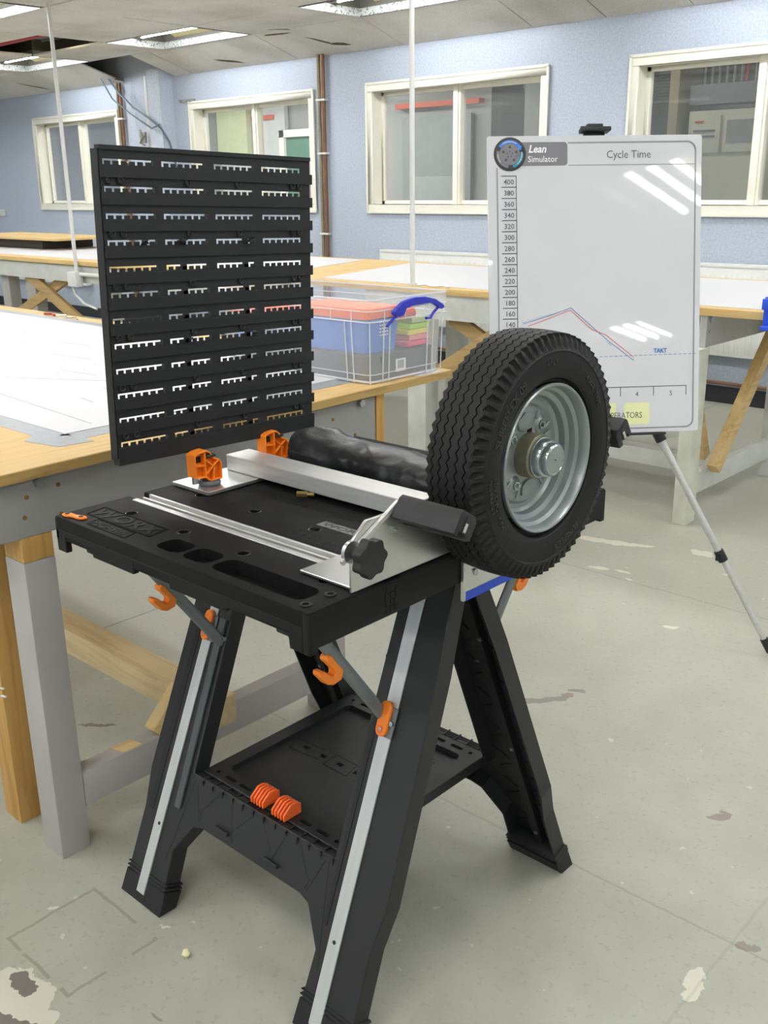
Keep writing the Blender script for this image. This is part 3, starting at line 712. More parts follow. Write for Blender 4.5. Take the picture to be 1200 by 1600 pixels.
# hinge comb along the shelf ends
m = MB()
for yy, s in ((.986, 1), (1.424, -1)):
    for k in range(13):
        x = -1.409 + k*.0295
        m.box(x, x + .022, yy - .010, yy + .010, ZS - .016, ZS - .002 - (.004 if k % 2 else 0))
        m.box(x + .0235, x + .027, yy - .013, yy + .013, ZS - .018, ZS + .001)
    m.cyl((-1.414, yy, ZS - .012), (-1.03, yy, ZS - .012), .005, 10)
build('hinge', m, M_['black'], bench, bevel=.0008)
# two orange ribbed bench dogs on the shelf
def dog(x, y, lab):
    t = thing('bench_dog', lab, 'clamp pad', (x, y, ZS), group='ribbed bench dogs on the shelf')
    pr = [(0, 0), (0, .012), (.018, .026), (.030, .026), (.042, .020), (.042, 0)]
    for k in range(5):
        build('rib', MB().prism([(x - .019 + k*.0078, y - .021 + a, ZS + .0005 + b_) for a, b_ in pr], (.0042, 0, 0)), M_['orange_red'], t, bevel=.0006)
    build('core', MB().prism([(x - .017, y - .016 + a*.8, ZS + .0008 + b_*.8) for a, b_ in pr], (.032, 0, 0)), mat('dog_core', 'a83c14', .6), t)
dog(-1.243, 1.012, 'orange ribbed bench dog on the shelf, left of the pair')
dog(-1.184, 1.011, 'orange ribbed bench dog on the shelf, right of the pair')

# ================================================================ WHEEL JIG (aluminium parts that hold the tyre)
jig = thing('wheel_jig', 'aluminium jig of plates and bar on the workbench with black support arms holding the tyre', 'jig', (-1.2, 1.2, BT))
build('base_plate', MB().prism([(-1.531, 1.063, BT + .0015), (-1.420, 1.063, BT + .0015), (-1.420, 1.262, BT + .0015), (-1.464, 1.264, BT + .0015), (-1.464, 1.318, BT + .0015), (-1.531, 1.318, BT + .0015)], (0, 0, .007)), M_['alu_plate'], jig, bevel=.0008)
build('crossbar', MB().box(-1.517, -.910, 1.184, 1.243, BT + .009, BT + .040), M_['alu'], jig, bevel=.0012)
build('angle_foot', MB().box(-1.014, -.900, .9135, 1.53, BT + .0015, BT + .0055), M_['alu_plate'], jig, bevel=.0006)
pl = [(.9055, .8145), (.9055, .888), (.937, .9135), (1.10, .913), (1.14, .96), (1.31, .96), (1.35, .913), (1.50, .913), (1.53, .888), (1.53, .8145)]
build('angle_plate', MB().prism([(-.9045, y, z) for y, z in pl], (.0045, 0, 0)), M_['alu_plate'], jig, bevel=.0008)
hp = build('hanging_plate', MB().box(-.8955, -.8895, 1.144, 1.305, .727, .90), M_['alu_plate'], jig, bevel=.0006)
build('blue_tape', MB().box(-.8894, -.8888, 1.150, 1.305, .727, .742), M_['blue_tape'], hp)
build('stud', MB().cyl((-.8895, 1.172, .770), (-.8865, 1.172, .770), .0055, 12).cyl((-.8895, 1.208, .764), (-.8865, 1.208, .764), .0055, 12).cyl((-.8895, 1.27, .775), (-.8865, 1.27, .775), .0055, 12), M_['steel'], hp)
def arm(yc, zc, s, x0, x1, cap):
    # hollow moulded extrusion, tilted towards the tyre
    a = math.radians(33)*s
    prof = [(-.023, -.020), (-.012, -.022), (-.012, -.012), (.010, -.012), (.010, -.022), (.024, -.018), (.024, .014), (.016, .022), (-.018, .022), (-.023, .014)]
    pts = []
    for u, v in prof:
        u *= s*.88; v *= .86
        pts.append((x0, yc + u*math.cos(a) + v*math.sin(a), zc - u*math.sin(a) + v*math.cos(a)))
    o = build('support_arm', MB().prism(pts, (x1 - x0, 0, 0)), M_['black'], jig, bevel=.002)
    build('end_slot_shade', MB().box(0, .0012, -.005, .005, -.011, .013, Matrix.Translation((x1 - .0002, yc, zc)) @ Matrix.Rotation(-a, 4, 'X')), M_['print_black'], o)  # black box paints the shade inside the hollow end
    build('end_glint', MB().box(0, .0024, -.004, .001, -.009, .004, Matrix.Translation((x1 - .0002, yc, zc)) @ Matrix.Rotation(-a, 4, 'X')), M_['alu'], o)  # silver box paints a glint in the dark end
    build('arm_rib', MB().beam((x0, yc - .0205*math.cos(a)*s*.88 - .012*math.sin(a), zc + .0205*math.sin(a)*s*.88 - .012*math.cos(a)), (x1 - .002, yc - .0205*math.cos(a)*s*.88 - .012*math.sin(a), zc + .0205*math.sin(a)*s*.88 - .012*math.cos(a)), .004, .004), M_['black'], o, bevel=.0008)
    return o
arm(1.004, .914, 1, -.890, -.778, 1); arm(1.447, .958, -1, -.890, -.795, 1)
build('slider_bar', MB().beam((-.8965, .884, .866), (-.8965, 1.000, .926), .006, .008, (0, 0, 1)), M_['alu'], jig, bevel=.0008)
kn = MB(); pts = []
for k in range(70):
    t = 2*PI*k/70; r = .0265 + .0022*math.cos(7*t); pts.append((-.872, .905 + r*math.cos(t), .876 + r*math.sin(t)))
ko = build('knob', kn.prism(pts, (.016, 0, 0)), M_['black'], jig, bevel=.002)
build('knob_stem', MB().cyl((-.900, .905, .876), (-.872, .905, .876), .009, 16), M_['black'], jig)
build('knob_washer', MB().cyl((-.899, .902, .878), (-.893, .902, .878), .016, 20), M_['steel'], jig)
build('bolt', MB().cyl((-.900, .987, .888), (-.892, .987, .888), .006, 6).cyl((-.900, .987, .888), (-.884, .987, .888), .003, 12), M_['steel'], jig)
build('mount_boss', MB().cyl((-.902, 1.224, .945), (-.870, 1.224, .955), .022, 24), M_['steel'], jig)

# ================================================================ TYRE AND WHEEL
WY, WZc, WX = 1.2225, .9610, -.8365
wheel = thing('trailer_wheel', 'black trailer tyre on a silver steel wheel, upright at the end of the workbench', 'wheel', (WX, WY, WZc - .189))
RT = .1885; NZ = 72; NU = NZ*8
def tri(t): t = t % 1; return 4*abs(t - .5) - 1
cols = []
def prof():
    p = []   # (x, r, kind, groove depth factor)  kind: z = zigzag tread, s = shoulder, w = sidewall
    gx = (-.0285, -.0145, 0, .0145, .0285)
    edges = [-.0385]
    for g in gx:
        edges += [(g - .0011, 0), (g - .0009, 1), (g + .0009, 1), (g + .0011, 0)]
    t = [(-.0385, 0)] + edges[1:] + [(.0385, 0)]
    for x, d in t: p.append((x, RT - 1.6*x*x - .0055*d, 'z'))
    return p
tread = prof()
side = [(.0395, .1835, 's'), (.0425, .1785, 's'), (.0450, .1725, 's'), (.0463, .1665, 's'), (.0470, .1625, 'w'), (.0482, .1615, 'w'), (.0484, .1600, 'w'), (.0474, .1590, 'w'), (.0480, .1500, 'w'), (.0478, .1400, 'w'), (.0466, .1310, 'w'),
        (.0446, .1245, 'w'), (.0432, .1232, 'w'), (.0430, .1215, 'w'), (.0395, .1205, 'w'), (.0360, .1180, 'w'), (.0350, .1140, 'w'), (.030, .1110, 'w')]
full = [(-x, r, k) for x, r, k in reversed(side)] + tread + side
vs = []; m_ = len(full)
for t in range(NU):
    ph = t/8.0; zz = tri(ph)*.0024
    th = 2*PI*t/NU; c, s_ = math.cos(th), math.sin(th)
    for (x, r, k) in full:
        if k == 'z': xx = x + zz; rr = r
        elif k == 's':
            q = max(0, math.sin(2*PI*ph + (0.6 if x > 0 else 0))); q = q**.5; fall = {.0395: .8, .0425: 1, .0450: .9, .0463: .3}[abs(x)]
            rr = r - .0040*fall*q; xx = x - math.copysign(.0036*fall*q, x)
            if abs(x) == .0395: xx += zz
        else: xx, rr = x, r
        vs.append((WX + xx, WY + rr*c, WZc + rr*s_))
fs = [(t*m_ + j, ((t+1) % NU)*m_ + j, ((t+1) % NU)*m_ + j + 1, t*m_ + j + 1) for t in range(NU) for j in range(m_ - 1)]
tyre = build('tyre', MB().add(vs, fs), M_['rubber'], wheel, ang=22)
def side_text(s, r, ang0, size, name='sidewall_lettering'):
    # letters run clockwise, tops outward; ang0 = start angle in degrees seen from +x (0 = +y, 90 = up)
    def bend(x, y, z):
        a = math.radians(ang0) - x/r; rr = r + y
        # seen from +x: +y points right, so clockwise = decreasing angle
        return Vector((WX + .0478 + z, WY + rr*math.cos(a), WZc + rr*math.sin(a)))
    return text(name, s, size, None, M_['rubber_txt'], tyre, .0011, bend=bend, bold=.0002)
side_text('SUREFLEX 09', .1375, 163, .018); side_text('4 PLY', .142, 99, .012); side_text('4.00-8  TYPE', .138, 52, .012)
side_text('MAX LOAD  62M', .137, 214, .011); side_text('4 PLY RATED', .148, 200, .009); side_text('SUREFLEX', .141, 304, .015)
XO = WX + .0425
rimp = [(-.080, .112), (-.078, .1135), (-.074, .109), (-.05, .104), (-.040, .094), (-.030, .094)]
outer = [(-.006, .1125), (.0005, .1135), (.0030, .1122), (.0020, .1095), (-.0020, .1075), (-.0140, .1062), (-.0175, .1010), (-.0270, .0990), (-.0300, .0915), (-.0400, .0895), (-.0440, .0850), (-.0450, .0780), (-.0400, .0735), (-.0385, .0700), (-.0385, .0260)]
rim = build('rim', MB().lathe(outer, (XO, WY, WZc), (1, 0, 0), 128), M_['rim'], wheel, ang=24)
build('rim_back', MB().lathe([(-.0385, .0260), (-.0405, .026), (-.046, .0860), (-.046, .100), (-.078, .108), (-.080, .112)], (XO, WY, WZc), (1, 0, 0), 64), M_['rim'], wheel, ang=60)
# pressed lobes on the disc, four nuts, central slot
for k in range(4):
    a = math.radians(45 + 8 + 90*k)
    c = Vector((XO - .0385, WY + .052*math.cos(a), WZc + .052*math.sin(a)))
    m = MB().lathe([(0, .0145), (.0025, .011), (.0035, .0085), (.0025, .006)], c, (1, 0, 0), 24)
    build('nut_seat', m, M_['rim'], wheel)
    build('wheel_nut', MB().lathe([(0, .0075), (.006, .0075), (.0065, .0065), (.0065, .0035), (.010, .0035), (.010, .0001)], c, (1, 0, 0), 6), M_['zinc'], wheel, smooth=False)
    a2 = math.radians(8 + 90*k); pts = []
    for rr, da in ((.041, -13), (.041, 13), (.050, 23), (.064, 20), (.068, 0), (.064, -20), (.050, -23)):
        t = a2 + math.radians(da); pts.append((XO - .0386, WY + rr*math.cos(t), WZc + rr*math.sin(t)))
    build('pressing', MB().prism(pts, (.0035, 0, 0)), M_['rim'], wheel, bevel=.0016)
    for da in (-30, 30):
        t = a2 + math.radians(da); p = [(XO - .0375, WY + r_*math.cos(t), WZc + r_*math.sin(t)) for r_ in (.056, .069)]
        build('bead', MB().tube(p, .0022, 8), M_['rim'], wheel)
hc = (XO, WY, WZc)
build('hub', MB().lathe([(-.0385, .0345), (-.016, .0345), (-.014, .033), (-.014, .001)], hc, (1, 0, 0), 48), M_['rust'], wheel)
build('hub_slot', MB().cyl((XO - .0383, WY + .004, WZc + .0375), (XO - .0375, WY + .004, WZc + .0375), .006, 14), mat('slot_void', '080808', .9), wheel)
build('hub_cap', MB().lathe([(-.014, .0305), (-.011, .031), (-.0105, .0295), (.000, .0285), (.0015, .0275), (.002, .0255), (.010, .0250), (.0125, .0240), (.0138, .0215), (.0130, .0205), (.0130, .0008)], hc, (1, 0, 0), 48), M_['zinc'], wheel)
build('cap_dimple', MB().cyl((XO + .0134, WY, WZc), (XO + .0139, WY, WZc), .0009, 10), M_['print_black'], wheel)

# ================================================================ SLOTTED BLACK PANEL
PX = -1.492; PW = .466; PH = .514
Mp = Matrix.Translation((PX, .929, .9005)) @ Matrix.Rotation(math.radians(-1.9), 4, 'X')
panel = thing('slotted_panel', 'upright black slotted pegboard panel clamped at the left end of the workbench', 'panel', M=Mp)
rowh = PH/12
row_me = {}
def slat(k):
    m = MB(); z0 = PH - (k+1)*rowh; zs = z0 + rowh*.60; st = .0030; td = .0058
    grp = [(.004, .104), (.120, .213), (.232, .326), (.343, .440)]
    x0, x1 = 0.0, .0012
    def seg(a, b_, q0, q1, xa=x0, xb=x1): m.box(xa, xb, a, b_, q0, q1)
    seg(0, PW, zs + st, z0 + rowh + .0005)                 # above the slit
    edges = [0]
    for g in grp: edges += [g[0], g[1]]
    edges += [PW]
    for a, b_ in zip(edges[0::2], edges[1::2]): seg(a, b_, zs - td, zs + st)
    for gi, (a, b_) in enumerate(grp):
        n = 7; gap = .0050; pitch = (b_ - a - gap)/(n - 1)
        for t in range(n - 1): seg(a + gap + t*pitch, a + (t+1)*pitch, zs - td, zs)
        if k >= 3 and gi in (1, 2):
            q = a + (.030 if gi == 1 else .060); seg(q, q + .014, zs - td, zs + st)
    seg(0, PW, z0, zs - td)
    m.box(.0012, .0045, -.001, PW + .004, z0, zs - td - .0015) # proud lower half with a longer lip
    return m
for k in range(12): build('slat', slat(k), M_['black_dull'], panel, local=True, smooth=False)
build('frame', MB().box(-.020, .0, -.003, .006, -.004, PH + .001).box(-.012, .0, PW - .006, PW, -.004, PH).box(-.012, .005, -.003, PW + .003, -.012, 0.0).box(-.012, .004, 0, PW, PH, PH + .007).box(-.012, 0, .108, .117, 0, PH).box(-.012, 0, .217, .228, 0, PH).box(-.012, 0, .33, .34, 0, PH), M_['black_dull'], panel, local=True, smooth=False)
for k in range(6):
    z = PH - (2*k + 1)*rowh - rowh*.06 - .002
    for y in (.014, .036, .172, .285, .419, .436):
        build('screw_socket', MB().lathe([(0, .0066), (.0030, .0062), (.0036, .0050), (.0008, .0034), (.0008, .0001)], (.0012, y, z), (1, 0, 0), 14), M_['black'], panel, local=True)
for (k, y) in ((3, .152), (3, .306), (7, .155), (7, .31), (3, .075)):
    m = MB(); z = PH - (k+1)*rowh + rowh*.60
    for q in range(4): m.tube([(.004, y + random.uniform(-.012, .012), z + random.uniform(-.004, .004)), (.012, y + random.uniform(-.008, .008), z + random.uniform(-.004, .006)), (.006, y + random.uniform(-.012, .012), z + random.uniform(-.005, .004))], .0016, 5)
    build('tie_stub', m, M_['black'], panel, local=True)

# orange clamps holding panel and plate
def clamp(x, y, z0, lab, flip=1):
    t = thing('bar_clamp', lab, 'clamp', (x, y, z0), group='orange clamps under the slotted panel')
    build('pad', MB().lathe([(0, .0001), (0, .020), (.004, .022), (.008, .019), (.008, .0001)], (x + .004, y + .010, z0 + .0005), (0, 0, 1), 20).xf(Matrix.Identity(4)), M_['grey_plastic'], t)
    pr = [(-.026, .018), (-.026, .062), (-.012, .066), (.004, .066), (.016, .052), (.030, .048), (.032, .040), (.032, .009), (.004, .009), (-.004, .018)]
    pr = [(-.026, .020), (-.027, .062), (-.016, .066), (.002, .067), (.010, .060), (.016, .050), (.028, .046), (.033, .038), (.032, .009), (.006, .009), (-.004, .018)]
    build('jaw', MB().prism([(x, y + a, z0 + b_) for a, b_ in pr], (.004, 0, 0)), M_['orange'], t)
    m = MB()
    for a, b_ in list(zip(pr, pr[1:] + pr[:1])) + [((-.004, .018), (-.004, .064)), ((-.027, .042), (-.004, .040)), ((-.004, .022), (.026, .045)), ((.014, .010), (.015, .036)), ((-.004, .052), (.020, .030))]:
        m.beam((x + .002, y + a[0], z0 + a[1]), (x + .002, y + b_[0], z0 + b_[1]), .026, .0028, (0, .01, 1))
    build('rim_web', m, M_['orange'], t, bevel=.0005)
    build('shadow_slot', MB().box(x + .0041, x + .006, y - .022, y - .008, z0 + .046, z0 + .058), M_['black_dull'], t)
    build('trigger', MB().box(x - .004, x + .017, y - .002, y + .020, z0 + .054, z0 + .059), M_['black'], t, bevel=.0015)
    build('clamp_bar', MB().box(x - .004, x + .002, y - .024, y - .012, z0 + .005, z0 + .05), M_['steel'], t)
clamp(-1.468, 1.090, BT + .0085, 'orange clamp on the aluminium plate, in front of the crossbar')
clamp(-1.488, 1.278, BT + .0085, 'orange clamp partly hidden behind the crossbar and the black bag')
# small brass fitting under the bar
solo('brass_fitting', MB().cyl((-1.287, 1.160, BT + .009), (-1.272, 1.172, BT + .009), .006, 6).cyl((-1.272, 1.172, BT + .009), (-1.262, 1.18, BT + .009), .0035, 10), mat('brass', '9b8650', .35, metal=.9),
     'small brass fitting lying against the foot of the aluminium crossbar', 'fitting', loc=(-1.275, 1.17, BT + .003))
# black bag
from mathutils import noise as _n
m = MB(); prof_ = []; NB = 110; NT = 44
for i in range(NB):
    u = i/(NB - 1); x = -1.452 + .425*u
    yc = 1.330 + .008*math.sin(u*4); hw = .060 + .004*math.sin(u*9 + 1); hh = .035 + .006*math.exp(-((u - .10)/.08)**2) - .004*u
    e = min(1, .5 + 9*u) * min(1, .5 + 9*(1 - u)); hw *= e**.6; hh *= e**.5
    for t in range(NT):
        a = 2*PI*t/NT; ca, sa = math.cos(a), math.sin(a)
        ca = math.copysign(abs(ca)**.8, ca); sa = math.copysign(abs(sa)**.75, sa)
        p = Vector((u*5.0, math.cos(a)*1.1 + u*2.2, math.sin(a)*1.1))
        f = (1 - abs(_n.noise(p*1.2))*2.2)*.085 + (1 - abs(_n.noise(p*2.9 + Vector((3, 1, 7))))*2)*.034 + _n.noise(p*7)*.006
        wv = .92 + f
        prof_.append((x + .008*math.sin(a*2 + u*5), yc + hw*ca*wv, BT + .0015 + max(0, hh + hh*sa*wv)))
fs = [(i*NT + t, i*NT + (t+1) % NT, (i+1)*NT + (t+1) % NT, (i+1)*NT + t) for i in range(NB - 1) for t in range(NT)] + [tuple(range(NT))[::-1], tuple(range((NB-1)*NT, NB*NT))]
m.add(prof_, fs)
bag = thing('carry_bag', 'crumpled black nylon bag lying along the workbench behind the crossbar', 'bag', (-1.23, 1.33, BT))
build('body', m, M_['bag'], bag, ang=50)
build('flap', MB().add([(-1.10, 1.375, .875), (-1.05, 1.40, .905), (-1.02, 1.43, .875), (-1.09, 1.41, .862), (-1.10, 1.37, .870), (-1.05, 1.395, .899)], [(0, 1, 2, 3), (4, 5, 2, 3), (0, 4, 5, 1)]), M_['bag'], bag, smooth=False)
build('cord', MB().tube([(-1.098, 1.36, .884), (-1.10, 1.325, .882), (-1.104, 1.285, .865)], .0016, 6), M_['black'], bag)

# ================================================================ WORK TABLE ON THE LEFT
T = .86
lt = thing('work_table', 'large plywood topped work table with grey painted frame on the left behind the workbench', 'table', (-2.9, 1.45, 0))
top = [(-1.692, .76), (-1.744, 2.172), (-4.7, 2.20), (-4.7, .76)]
build('tabletop', MB().prism([(x, y, T - .020) for x, y in top], (0, 0, .020)), M_['ply'], lt, bevel=.001)
build('edge_band', MB().prism([(-1.6895, .76, T - .021), (-1.7415, 2.172, T - .021), (-1.7435, 2.172, T - .021), (-1.6915, .76, T - .021)], (0, 0, .0195)), M_['ply_edge'], lt, smooth=False)
ap = build('apron', MB().prism([(-1.714, .775, .722), (-1.746, 1.86, .716), (-1.768, 1.86, .716), (-1.736, .775, .722)], (0, 0, T - .0215 - .722)), M_['grey_apron'], lt, bevel=.001)
build('apron', MB().box(-4.6, -1.74, .775, .797, .722, T - .0215), M_['grey_apron'], lt)
build('apron', MB().box(-4.6, -3.1, 2.10, 2.122, .722, T - .0215), M_['grey_apron'], lt)
build('apron_end', MB().box(-1.790, -1.742, 1.861, 1.892, .66, T - .0215), M_['wood_z'], lt, bevel=.001)
m = MB()
for (y, z) in ((.862, .80), (.853, .762), (.93, .75), (.93, .81), (1.70, .80), (1.72, .765), (1.78, .745)): m.cyl((-1.7155 - .029*(y - .775), y, z), (-1.7130 - .029*(y - .775), y, z), .0045, 12)
build('screw_hole', m, mat('raw_knot', '7a5a2a', .8), ap)
build('coach_bolt', MB().cyl((-1.715, .888, .826), (-1.706, .888, .826), .010, 6).cyl((-1.742, 1.80, .826), (-1.732, 1.80, .826), .010, 6), M_['steel'], ap)
# legs
leg1 = build('leg', MB().box(-1.790, -1.714, .838, .905, 0, .672), M_['grey_paint'], lt, bevel=.004)
build('bare_leg_top', MB().box(-1.789, -1.715, .839, .904, .672, .7215), M_['wood_z'], leg1, bevel=.002)
build('leg', MB().box(-1.812, -1.738, 1.640, 1.720, 0, .716), M_['grey_paint'], lt, bevel=.004)
build('leg', MB().box(-1.968, -1.898, .842, .90, 0, .722), M_['wood_z'], lt, bevel=.003)
build('leg', MB().box(-4.55, -4.48, .80, .87, 0, .72), M_['grey_paint'], lt, bevel=.004)
build('leg', MB().box(-4.55, -4.48, 2.03, 2.10, 0, .72), M_['grey_paint'], lt, bevel=.004)
build('rail', MB().box(-1.760, -1.7165, .906, 1.639, .097, .178), M_['grey_paint'], lt, bevel=.002)
build('bare_patch', MB().prism([(-1.758, 1.00, .1782), (-1.72, 1.01, .1782), (-1.719, 1.06, .1782), (-1.757, 1.05, .1782)], (0, 0, .0004)), M_['wood_y'], lt)
build('stretcher', MB().box(-4.5, -1.640, 1.190, 1.263, .179, .250), M_['wood_light'], lt, bevel=.002)
build('brace', MB().beam((-1.735, 1.105, .180), (-1.735, 1.188, .262), .035, .05, (0, -1, 1)), M_['wood_y'], lt, bevel=.001)
build('staple', MB().tube([(-1.905, .842, .335), (-1.895, .838, .343), (-1.880, .838, .348)], .0022, 6).tube([(-1.905, .842, .318), (-1.895, .838, .326), (-1.875, .838, .330)], .0022, 6).tube([(-1.905, .842, .565), (-1.885, .838, .568)], .002, 6), M_['conduit'], lt)
pp = solo('plan_sheet', MB().box(-4.4, -1.888, 1.052, 2.062, T + .0008, T + .0020), M_['paper'], 'large white plan sheet taped on the plywood work table at left', 'paper')
m = MB()
for (pts) in ([(-2.62, 1.30), (-2.05, 1.62), (-1.95, 1.70)], [(-3.4, 1.25), (-1.93, 1.14)], [(-2.5, 1.83), (-2.35, 1.86), (-2.2, 1.80)], [(-2.9, 1.6), (-2.7, 1.62)], [(-2.25, 1.53), (-2.18, 1.55)], [(-2.20, 1.28), (-2.13, 1.27)], [(-3.1, 1.75), (-2.95, 1.77)], [(-2.6, 1.46), (-2.45, 1.48)]):
    m.tube([(x, y, T + .0020) for x, y in pts], .0009, 4)
for k in range(46):
    x = random.uniform(-3.6, -2.05); y = random.uniform(1.35, 1.9); m.box(x, x + random.uniform(.004, .02), y, y + .003, T + .0019, T + .0023)
build('drawn_line', m, mat('faint_ink', 'a8a8aa', .6), pp, smooth=False)
m = MB()
m.box(-4.4, -1.82, 1.0, 1.056, T + .0003, T + .0007).box(-1.892, -1.826, 1.0, 2.12, T + .0003, T + .0007).box(-4.4, -1.826, 2.058, 2.12, T + .0003, T + .0007)
m.prism([(-1.90, .965, T + .0003), (-1.80, .985, T + .0003), (-1.79, 1.06, T + .0003), (-1.86, 1.06, T + .0003), (-1.93, 1.0, T + .0003)], (0, 0, .0005))
tag(build('duct_tape', m, M_['duct'], pp, smooth=False), None)
solo('ink_marker_clutter', MB().tube([(-3.88, 2.13, T + .006), (-3.83, 2.14, T + .008), (-3.80, 2.13, T + .005)], .005, 6), M_['red'], 'small red clip on the far edge of the left work table', 'clip')
solo('wire_offcut', MB().tube([(-3.79, 2.13, T + .004), (-3.74, 2.15, T + .008), (-3.70, 2.12, T + .004), (-3.65, 2.14, T + .007), (-3.61, 2.12, T + .004)], .003, 6), M_['steel'], 'twist of grey wire on the far edge of the left work table', 'wire')

# ================================================================ CLEAR STORAGE BOX
sb = thing('storage_box', 'clear plastic storage box with a dark blue handle on the corner of the work table', 'box', (-2.03, 2.01, T))
bx0, bx1, by0, by1, bz0, bz1 = -2.36, -1.748, 1.846, 2.155, T + .0025, 1.078
def ring(e, z): return [(x, y, z) for x, y in rrect(bx0 + e, bx1 - e, by0 + e, by1 - e, .022, 4)]
m = MB(); A = ring(.014, bz0); B = ring(.004, bz1 - .055); C = ring(-.004, bz1 - .054); D = ring(-.006, bz1); n = len(A)
m.add(A + B, [(i, (i+1) % n, n + (i+1) % n, n + i) for i in range(n)] + [tuple(range(n))])
build('body', m, M_['boxclear'], sb, ang=60)
m = MB(); m.add(C + D, [(i, (i+1) % n, n + (i+1) % n, n + i) for i in range(n)])
build('rim', m, M_['boxclear'], sb, ang=60)
m = MB()
for z, e, r in ((bz1, -.006, .0028), (bz1 - .028, -.006, .0016), (bz1 - .055, -.004, .0020), (bz0 + .003, .014, .0035), (bz0 + .022, .012, .0015)):
    q = ring(e, z); m.tube([*q, q[0]], r, 6, False)
for (x, y) in ((bx1 - .008, by0 + .055), (bx1 - .008, by1 - .055), (bx1 - .066, by0 + .008), (bx1 - .012, by0 + .012), (bx1 - .30, by0 + .008), (bx1 - .09, by0 + .008), (bx1 - .008, by0 + .078), (bx1 - .012, by1 - .012), (bx1 - .008, by1 - .078)):
    m.tube([(x, y, bz0), (x + (.008 if x > bx1 - .02 else 0), y - (.008 if y < by0 + .02 else 0), bz1 - .054)], .0018, 6)
for k in range(7): m.box(bx1 - .06 - .075*k, bx1 - .0585 - .075*k, by0 - .0065, by0 - .004, bz1 - .053, bz1 - .026)
for k in range(4): m.box(bx1 + .004, bx1 + .0065, by0 + .05 + .08*k, by0 + .0515 + .08*k, bz1 - .053, bz1 - .026)
build('ribbing', m, M_['boxrim'], sb)
xh = bx1 + .016; m = MB()
hp_ = [(.055, -.082), (.078, -.060), (.088, -.028), (.118, -.006), (.18, .004), (.245, -.002), (.282, -.024), (.298, -.048), (.288, -.066), (.270, -.058), (.262, -.034), (.23, -.022), (.15, -.020), (.118, -.030), (.110, -.052), (.100, -.066), (.080, -.076), (.072, -.098), (.055, -.108), (.046, -.098)]
def hy(a): return by0 + .01 + a
hq = [(1.9159, 1.0401), (1.915, 1.0463), (1.9263, 1.0527), (1.9523, 1.0673), (1.9944, 1.0756), (2.0373, 1.0744), (2.0813, 1.0647), (2.1152, 1.0477), (2.1198, 1.0391), (2.1068, 1.0353), (2.087, 1.0467), (2.0647, 1.0557), (2.0373, 1.0553), (1.989, 1.0545), (1.9636, 1.0492), (1.9546, 1.033), (1.9364, 1.0307), (1.922, 1.0348)]
build('handle', MB().prism([(xh - .006, y, z) for y, z in hq], (.013, 0, 0)), M_['blue_plastic'], sb, bevel=.0015)
build('handle_leg', MB().tube([(xh, 1.933, 1.036), (xh - .003, 1.912, 1.020), (xh - .004, 1.898, 1.010)], .0038, 8).tube([(xh, 2.098, 1.040), (xh - .003, 2.082, 1.028), (xh - .003, 2.070, 1.015), (xh - .003, 2.052, 1.016)], .0038, 8), M_['blue_plastic'], sb)
# things inside
z0 = bz0 + .002
solo('grey_case', MB().box(bx0 + .03, bx1 - .03, by0 + .022, by1 - .03, z0, z0 + .068).box(bx0 + .03, bx1 - .028, by0 + .02, by1 - .028, z0 + .060, z0 + .0665).box(bx1 - .029, bx1 - .025, by0 + .07, by0 + .10, z0 + .045, z0 + .062), mat('dark_grey_case', '565b61', .5), 'flat dark grey case at the bottom of the clear storage box', 'case', bevel=.003)
solo('barcode_label', MB().box(bx1 - .0245, bx1 - .0238, by0 + .125, by0 + .165, z0 + .014, z0 + .048), M_['print_white'], 'small white barcode label on the end of the grey case', 'label')
m = MB()
for k in range(9): m.box(bx1 - .0237, bx1 - .0234, by0 + .133 + k*.0028, by0 + .1343 + k*.0028, z0 + .022, z0 + .044)
bl = build('printed_bar', m, M_['print_black'], bpy.data.objects['barcode_label'], smooth=False); bl['kind'] = 'stuff'
z1_ = z0 + .069
def basket(x0, x1, y0, y1, za, zb, name, col, lab):
    t = thing(name, lab, 'basket', ((x0+x1)/2, (y0+y1)/2, za)); m = MB(); w = .003
    a = [(x, y, za) for x, y in rrect(x0 + .01, x1 - .01, y0 + .01, y1 - .01, .012, 3)]; b_ = [(x, y, zb) for x, y in rrect(x0, x1, y0, y1, .015, 3)]
    c = [(x, y, zb) for x, y in rrect(x0 + w, x1 - w, y0 + w, y1 - w, .013, 3)]; n = len(a)
    m.add(a + b_ + c, [tuple(range(n))] + [(i, (i+1) % n, n + (i+1) % n, n + i) for i in range(n)] + [(n+i, n + (i+1) % n, 2*n + (i+1) % n, 2*n + i) for i in range(n)])
    build('body', m, col, t)
    h = MB()
    for k in range(5):
        for q in range(4): h.box(x1 - .0008 - .0, x1 + .0008, y0 + .045 + q*.009, y0 + .050 + q*.009, za + .045 + k*.0085, za + .049 + k*.0085)
    build('vent_slot', h, M_['print_white'], t, smooth=False)
blue_b = mat('blue_basket', '4f86d8', .45)
basket(bx1 - .30, bx1 - .035, by0 + .03, by0 + .16, z1_, z1_ + .088, 'blue_basket', blue_b, 'blue plastic basket inside the clear storage box')
solo('orange_tray', MB().prism([(x, y, z1_ + .0895) for x, y in rrect(bx1 - .31, bx1 - .038, by0 + .024, by0 + .165, .018)], (0, 0, .028)), mat('orange_tray', 'f27442', .45), 'orange plastic tray resting on the blue basket in the storage box', 'tray', bevel=.003)
solo('orange_bin', MB().box(bx0 + .03, bx1 - .32, by0 + .02, by0 + .18, z1_ + .075, z1_ + .105), mat('orange_lid', 'ef5f3a', .45), 'orange red tray at the left end of the storage box behind the black panel edge', 'tray', bevel=.006)
